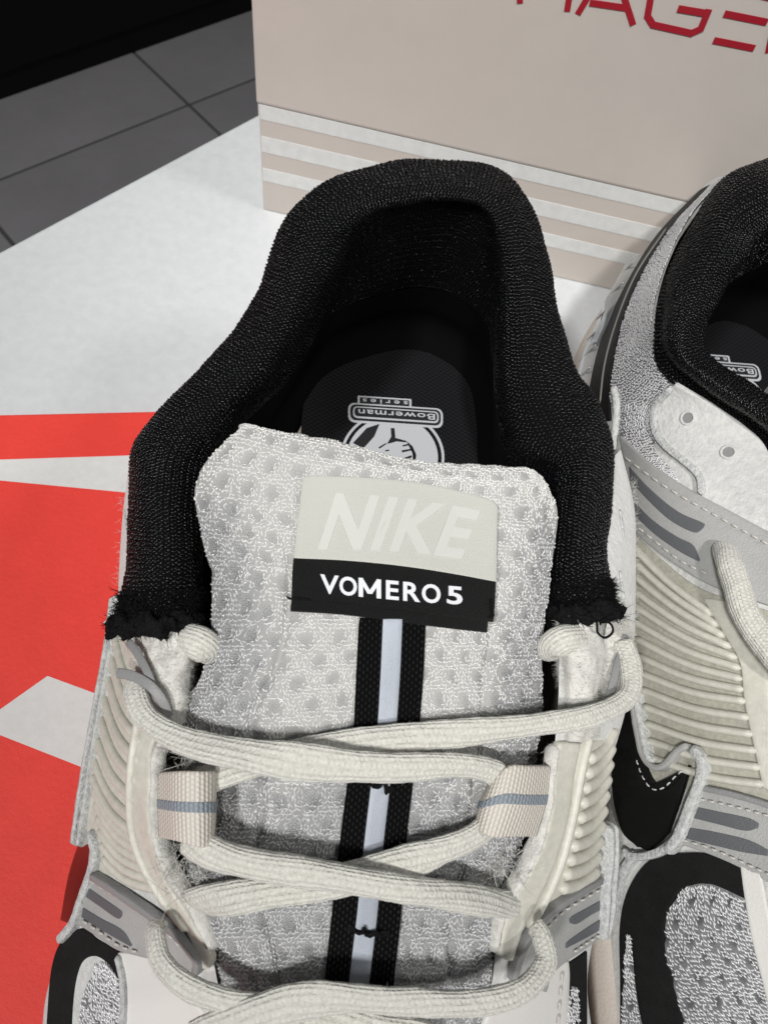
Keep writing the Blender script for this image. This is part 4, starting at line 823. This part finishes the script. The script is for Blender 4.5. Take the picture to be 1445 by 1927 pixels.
# suede eyestay with eyelets
su, Gsu, Nsu = overlay('suede_eyestay', bq, [[(1275, 722), (1340, 762), (1400, 805), (1440, 850), (1470, 950), (1475, 1010)], [(1250, 745), (1290, 800), (1350, 850), (1400, 910), (1440, 970), (1470, 1020)], [(1240, 785), (1255, 835), (1295, 880), (1325, 915), (1330, 950), (1420, 1000)]], .10, .10, M_SUEDE, R, 50, 20)
bar('suede_rim', bq, [(1270, 725), (1240, 765), (1236, 800), (1250, 835), (1290, 872), (1318, 900), (1322, 935)], .16, .14, M_EDGE, su, 50, .13, lump=.005)
for x, y in ((1297, 788), (1370, 855)):
    p, n = cast(bq, x, y); a = np.linspace(0, 6.2832, 25); t = nrm(np.cross(n, [0, 0, 1.])); b = np.cross(n, t)
    P = p+n*.13+(t*np.cos(a)[:, None]+b*np.sin(a)[:, None])*.15; tube('eyelet', P, np.tile(n, (25, 1)), .06, .05, M_SUEDE, su, ns=8, cap=False)
    V = np.concatenate([p+n*.121+(t*np.cos(a[:-1])[:, None]+b*np.sin(a[:-1])[:, None])*.15, [p+n*.121]]); k = np.arange(24); mk('eyelet_hole', V, np.stack([k, (k+1) % 24, np.full(24, 24)], -1), M_GREYFILM, su)
# pull tab beside the silver mesh
bar('pull_tab', bq, [(1162, 728), (1168, 760), (1166, 800), (1160, 850)], .2, .2, M_EDGE, R, 30, .12)
# ribbed cage
cage2, _, _ = overlay('cage', bq, [[(1180, 990), (1240, 1050), (1320, 1110), (1440, 1150), (1480, 1160)], [(1170, 1250), (1230, 1260), (1320, 1280), (1400, 1290), (1480, 1300)], [(1165, 1440), (1230, 1470), (1300, 1485), (1400, 1510), (1480, 1540)]], .05, .06, M_RUBBERD, R, 50, 40)
for i in range(14):
    f = i/13.0
    a = (np.interp(f, [0, 1], [1178, 1225]), np.interp(f, [0, 1], [1010, 1425])); b = (np.interp(f, [0, .35, .6, 1], [1345, 1395, 1405, 1440]), np.interp(f, [0, .35, .6, 1], [1160, 1250, 1315, 1475]))
    m2 = ((a[0]+b[0])/2, (a[1]+b[1])/2+10)
    bar('rib', bq, [a, m2, b], .17, .26, M_RUBBER, cage2, 30, .08)
overlay('cage_rail', bq, [[(1330, 1130), (1372, 1200), (1398, 1250), (1408, 1330), (1440, 1480)], [(1380, 1140), (1415, 1210), (1440, 1260), (1450, 1340), (1480, 1480)]], .13, .12, M_RUBBER, cage2, 40, 8)
# grey band with stripes and stitching
band2, _, _ = overlay('grey_band', bq, [[(1172, 820), (1220, 868), (1290, 920), (1370, 965), (1480, 1025)], [(1185, 900), (1240, 960), (1300, 1010), (1370, 1050), (1480, 1100)], [(1190, 990), (1235, 1030), (1290, 1070), (1350, 1105), (1480, 1150)]], .12, .09, M_BAND, R, 60, 24)
overlay('printed_bar', bq, [[(1192, 880), (1230, 922), (1280, 965), (1326, 988), (1327, 994)], [(1194, 905), (1230, 945), (1270, 982), (1310, 1004), (1325, 997)]], .135, .02, M_BANDD, band2, 30, 8)
overlay('printed_bar', bq, [[(1198, 942), (1235, 980), (1280, 1012), (1308, 1028), (1321, 1056)], [(1204, 972), (1240, 1006), (1275, 1032), (1300, 1048), (1319, 1058)]], .135, .02, M_BANDD, band2, 30, 8)
stitches(bq, [(1185, 862), (1225, 893), (1275, 930), (1320, 958), (1380, 993), (1450, 1032)], 15, .145, band2)
stitches(bq, [(1210, 993), (1245, 1022), (1290, 1058), (1340, 1086)], 8, .145, band2)
free('lace', [(1362, 1032, 7.4, ), (1372, 1060, 7.75), (1385, 1100, 7.85), (1400, 1150, 7.9), (1430, 1200, 7.95), (1480, 1260, 8.1), (1540, 1300, 8.3)], .56, .40, M_LACE, R, 200, 40, lump=.004, power=2.4)
# glossy swoosh with its raw rim
overlay('swoosh', bq, [[(1170, 1195), (1172, 1300), (1162, 1400), (1158, 1480), (1175, 1560), (1205, 1592)], [(1180, 1195), (1192, 1300), (1198, 1400), (1210, 1480), (1230, 1545), (1238, 1585)], [(1190, 1195), (1208, 1330), (1220, 1440), (1250, 1482), (1290, 1455), (1302, 1440)], ], .12, .08, M_GLOSS, R, 40, 20)
overlay('swoosh', bq, [[(1205, 1592), (1170, 1540), (1170, 1490)], [(1235, 1590), (1230, 1540), (1230, 1480)], [(1262, 1565), (1285, 1500), (1302, 1445)]], .13, .08, M_GLOSS, R, 24, 20)
bar('swoosh_rim', bq, [(1186, 1150), (1192, 1230), (1202, 1310), (1213, 1380), (1224, 1425), (1245, 1448), (1268, 1440), (1290, 1412), (1310, 1405)], .14, .30, M_BAND, R, 70, .15)
bar('swoosh_edge', bq, [(1190, 1140), (1199, 1230), (1210, 1310), (1222, 1380), (1233, 1425), (1242, 1436)], .13, .30, M_EDGE, R, 70, .16, lump=.0035)
bar('swoosh_edge', bq, [(1312, 1406), (1330, 1430), (1330, 1460), (1312, 1510), (1297, 1550), (1285, 1580), (1265, 1605)], .20, .34, M_EDGE, R, 70, .16, lump=.0035)
bar('swoosh_edge', bq, [(1285, 1575), (1255, 1600), (1230, 1610), (1200, 1612), (1180, 1600)], .16, .2, M_EDGE, R, 50, .14, lump=.0035)
bar('swoosh_edge', bq, [(1205, 1605), (1185, 1630), (1170, 1670), (1162, 1720)], .18, .2, M_EDGE, R, 50, .10, lump=.0035)
stitches(bq, [(1211, 1432), (1222, 1462), (1240, 1485), (1262, 1482), (1285, 1460), (1300, 1448)], 9, .215, R, M_EDGE, .035)
band3, _, _ = overlay('grey_band', bq, [[(1320, 1482), (1370, 1495), (1430, 1515), (1490, 1535)], [(1310, 1540), (1370, 1558), (1430, 1575), (1490, 1595)], [(1282, 1585), (1340, 1605), (1400, 1632), (1490, 1680)]], .12, .09, M_BAND, R, 50, 20)
overlay('printed_bar', bq, [[(1318, 1518), (1360, 1527), (1410, 1538), (1430, 1548)], [(1312, 1538), (1360, 1550), (1405, 1561), (1428, 1556)]], .135, .02, M_BANDD, band3, 24, 8)
overlay('printed_bar', bq, [[(1302, 1557), (1350, 1565), (1410, 1580), (1450, 1600)], [(1297, 1577), (1350, 1590), (1400, 1602), (1448, 1610)]], .135, .02, M_BANDD, band3, 24, 8)
stitches(bq, [(1322, 1502), (1370, 1512), (1420, 1525), (1470, 1540)], 9, .145, band3); stitches(bq, [(1290, 1580), (1340, 1595), (1400, 1622), (1460, 1650)], 10, .145, band3)
bar('band_edge', bq, [(1318, 1480), (1380, 1492), (1440, 1510), (1490, 1528)], .12, .16, M_GREYFILM, band3, 40, .14)
# toe: black overlay, mesh panels, white vamp
overlay('black_overlay', bq, [[(1172, 2000), (1172, 1850), (1172, 1740), (1190, 1670), (1230, 1620), (1290, 1608), (1350, 1612), (1400, 1632)], [(1240, 2000), (1215, 1860), (1212, 1760), (1225, 1700), (1260, 1660), (1300, 1648), (1350, 1655), (1402, 1672)], [(1315, 2000), (1272, 1860), (1252, 1770), (1258, 1720), (1282, 1675), (1320, 1662), (1360, 1668), (1406, 1690)]], .09, .07, M_TOEBLK, R, 70, 24)
silver(bq, [[(1312, 2000), (1285, 1900), (1262, 1820), (1255, 1760), (1265, 1710), (1295, 1668)], [(1380, 2000), (1360, 1900), (1330, 1820), (1320, 1760), (1325, 1710), (1340, 1664)], [(1470, 2000), (1455, 1900), (1430, 1830), (1418, 1770), (1412, 1730), (1406, 1692)]], R, 100, 80, .085, pitch=(.078, .056), dp=lambda uv: dimples(uv, .36, .44, .15), dep=.05, ln=.095)
silver(bq, [[(1178, 2000), (1178, 1880), (1186, 1760)], [(1230, 2000), (1206, 1880), (1194, 1760)]], R, 50, 20, .13, pitch=(.078, .056), dp=lambda uv: dimples(uv, .36, .44, .12), ln=.095)
overlay('vamp', bq, [[(1398, 1630), (1406, 1690), (1420, 1770), (1445, 1870), (1475, 2000)], [(1432, 1645), (1442, 1700), (1458, 1770), (1480, 1870), (1510, 2000)]], .12, .08, M_WHITE, R, 40, 10)
for o_ in list(L.children):
    if o_.name.startswith(('foam_tip', 'suede_tip')): nap(o_, 2500, .03, .10, None, .0035)
    elif o_.name.startswith('eyestay_lining'): nap(o_, 1200, .03, .09, None, .0035)
    elif o_.name.startswith('lace_stub'): nap(o_, 700)
eL = aw[:, 0]; eR = mirror(eL, RORG, AXR)
for a_, b_ in ((eL[8], eR[9]), (eR[8], eL[9]), (eL[10], eR[11]), (eR[10], eL[11])):
    md = (a_+b_)/2+[0, 0, 1.35]; P = cr(np.array([a_+(a_-md)*.05-[0, 0, .3], a_+(md-a_)*.3+[0, 0, .55], md, b_+(md-b_)*.3+[0, 0, .55], b_-[0, 0, .3]]), 160)
    tube('lace', P, np.tile([0, -.2, 1.], (160, 1)), .54, .22, M_LACE, R, ns=24, power=2.5, lump=.004)
vl, vr = eL[10:], eR[10:]; vm = (vl+vr)/2; vm[:, 2] -= .1
sheet('vamp_panel', loft([vl-[0, 0, .06], (vl+vm)/2-[0, 0, .35], vm-[0, 0, .45], (vr+vm)/2-[0, 0, .35], vr-[0, 0, .06]], 50, 30), M_WHITE, R)
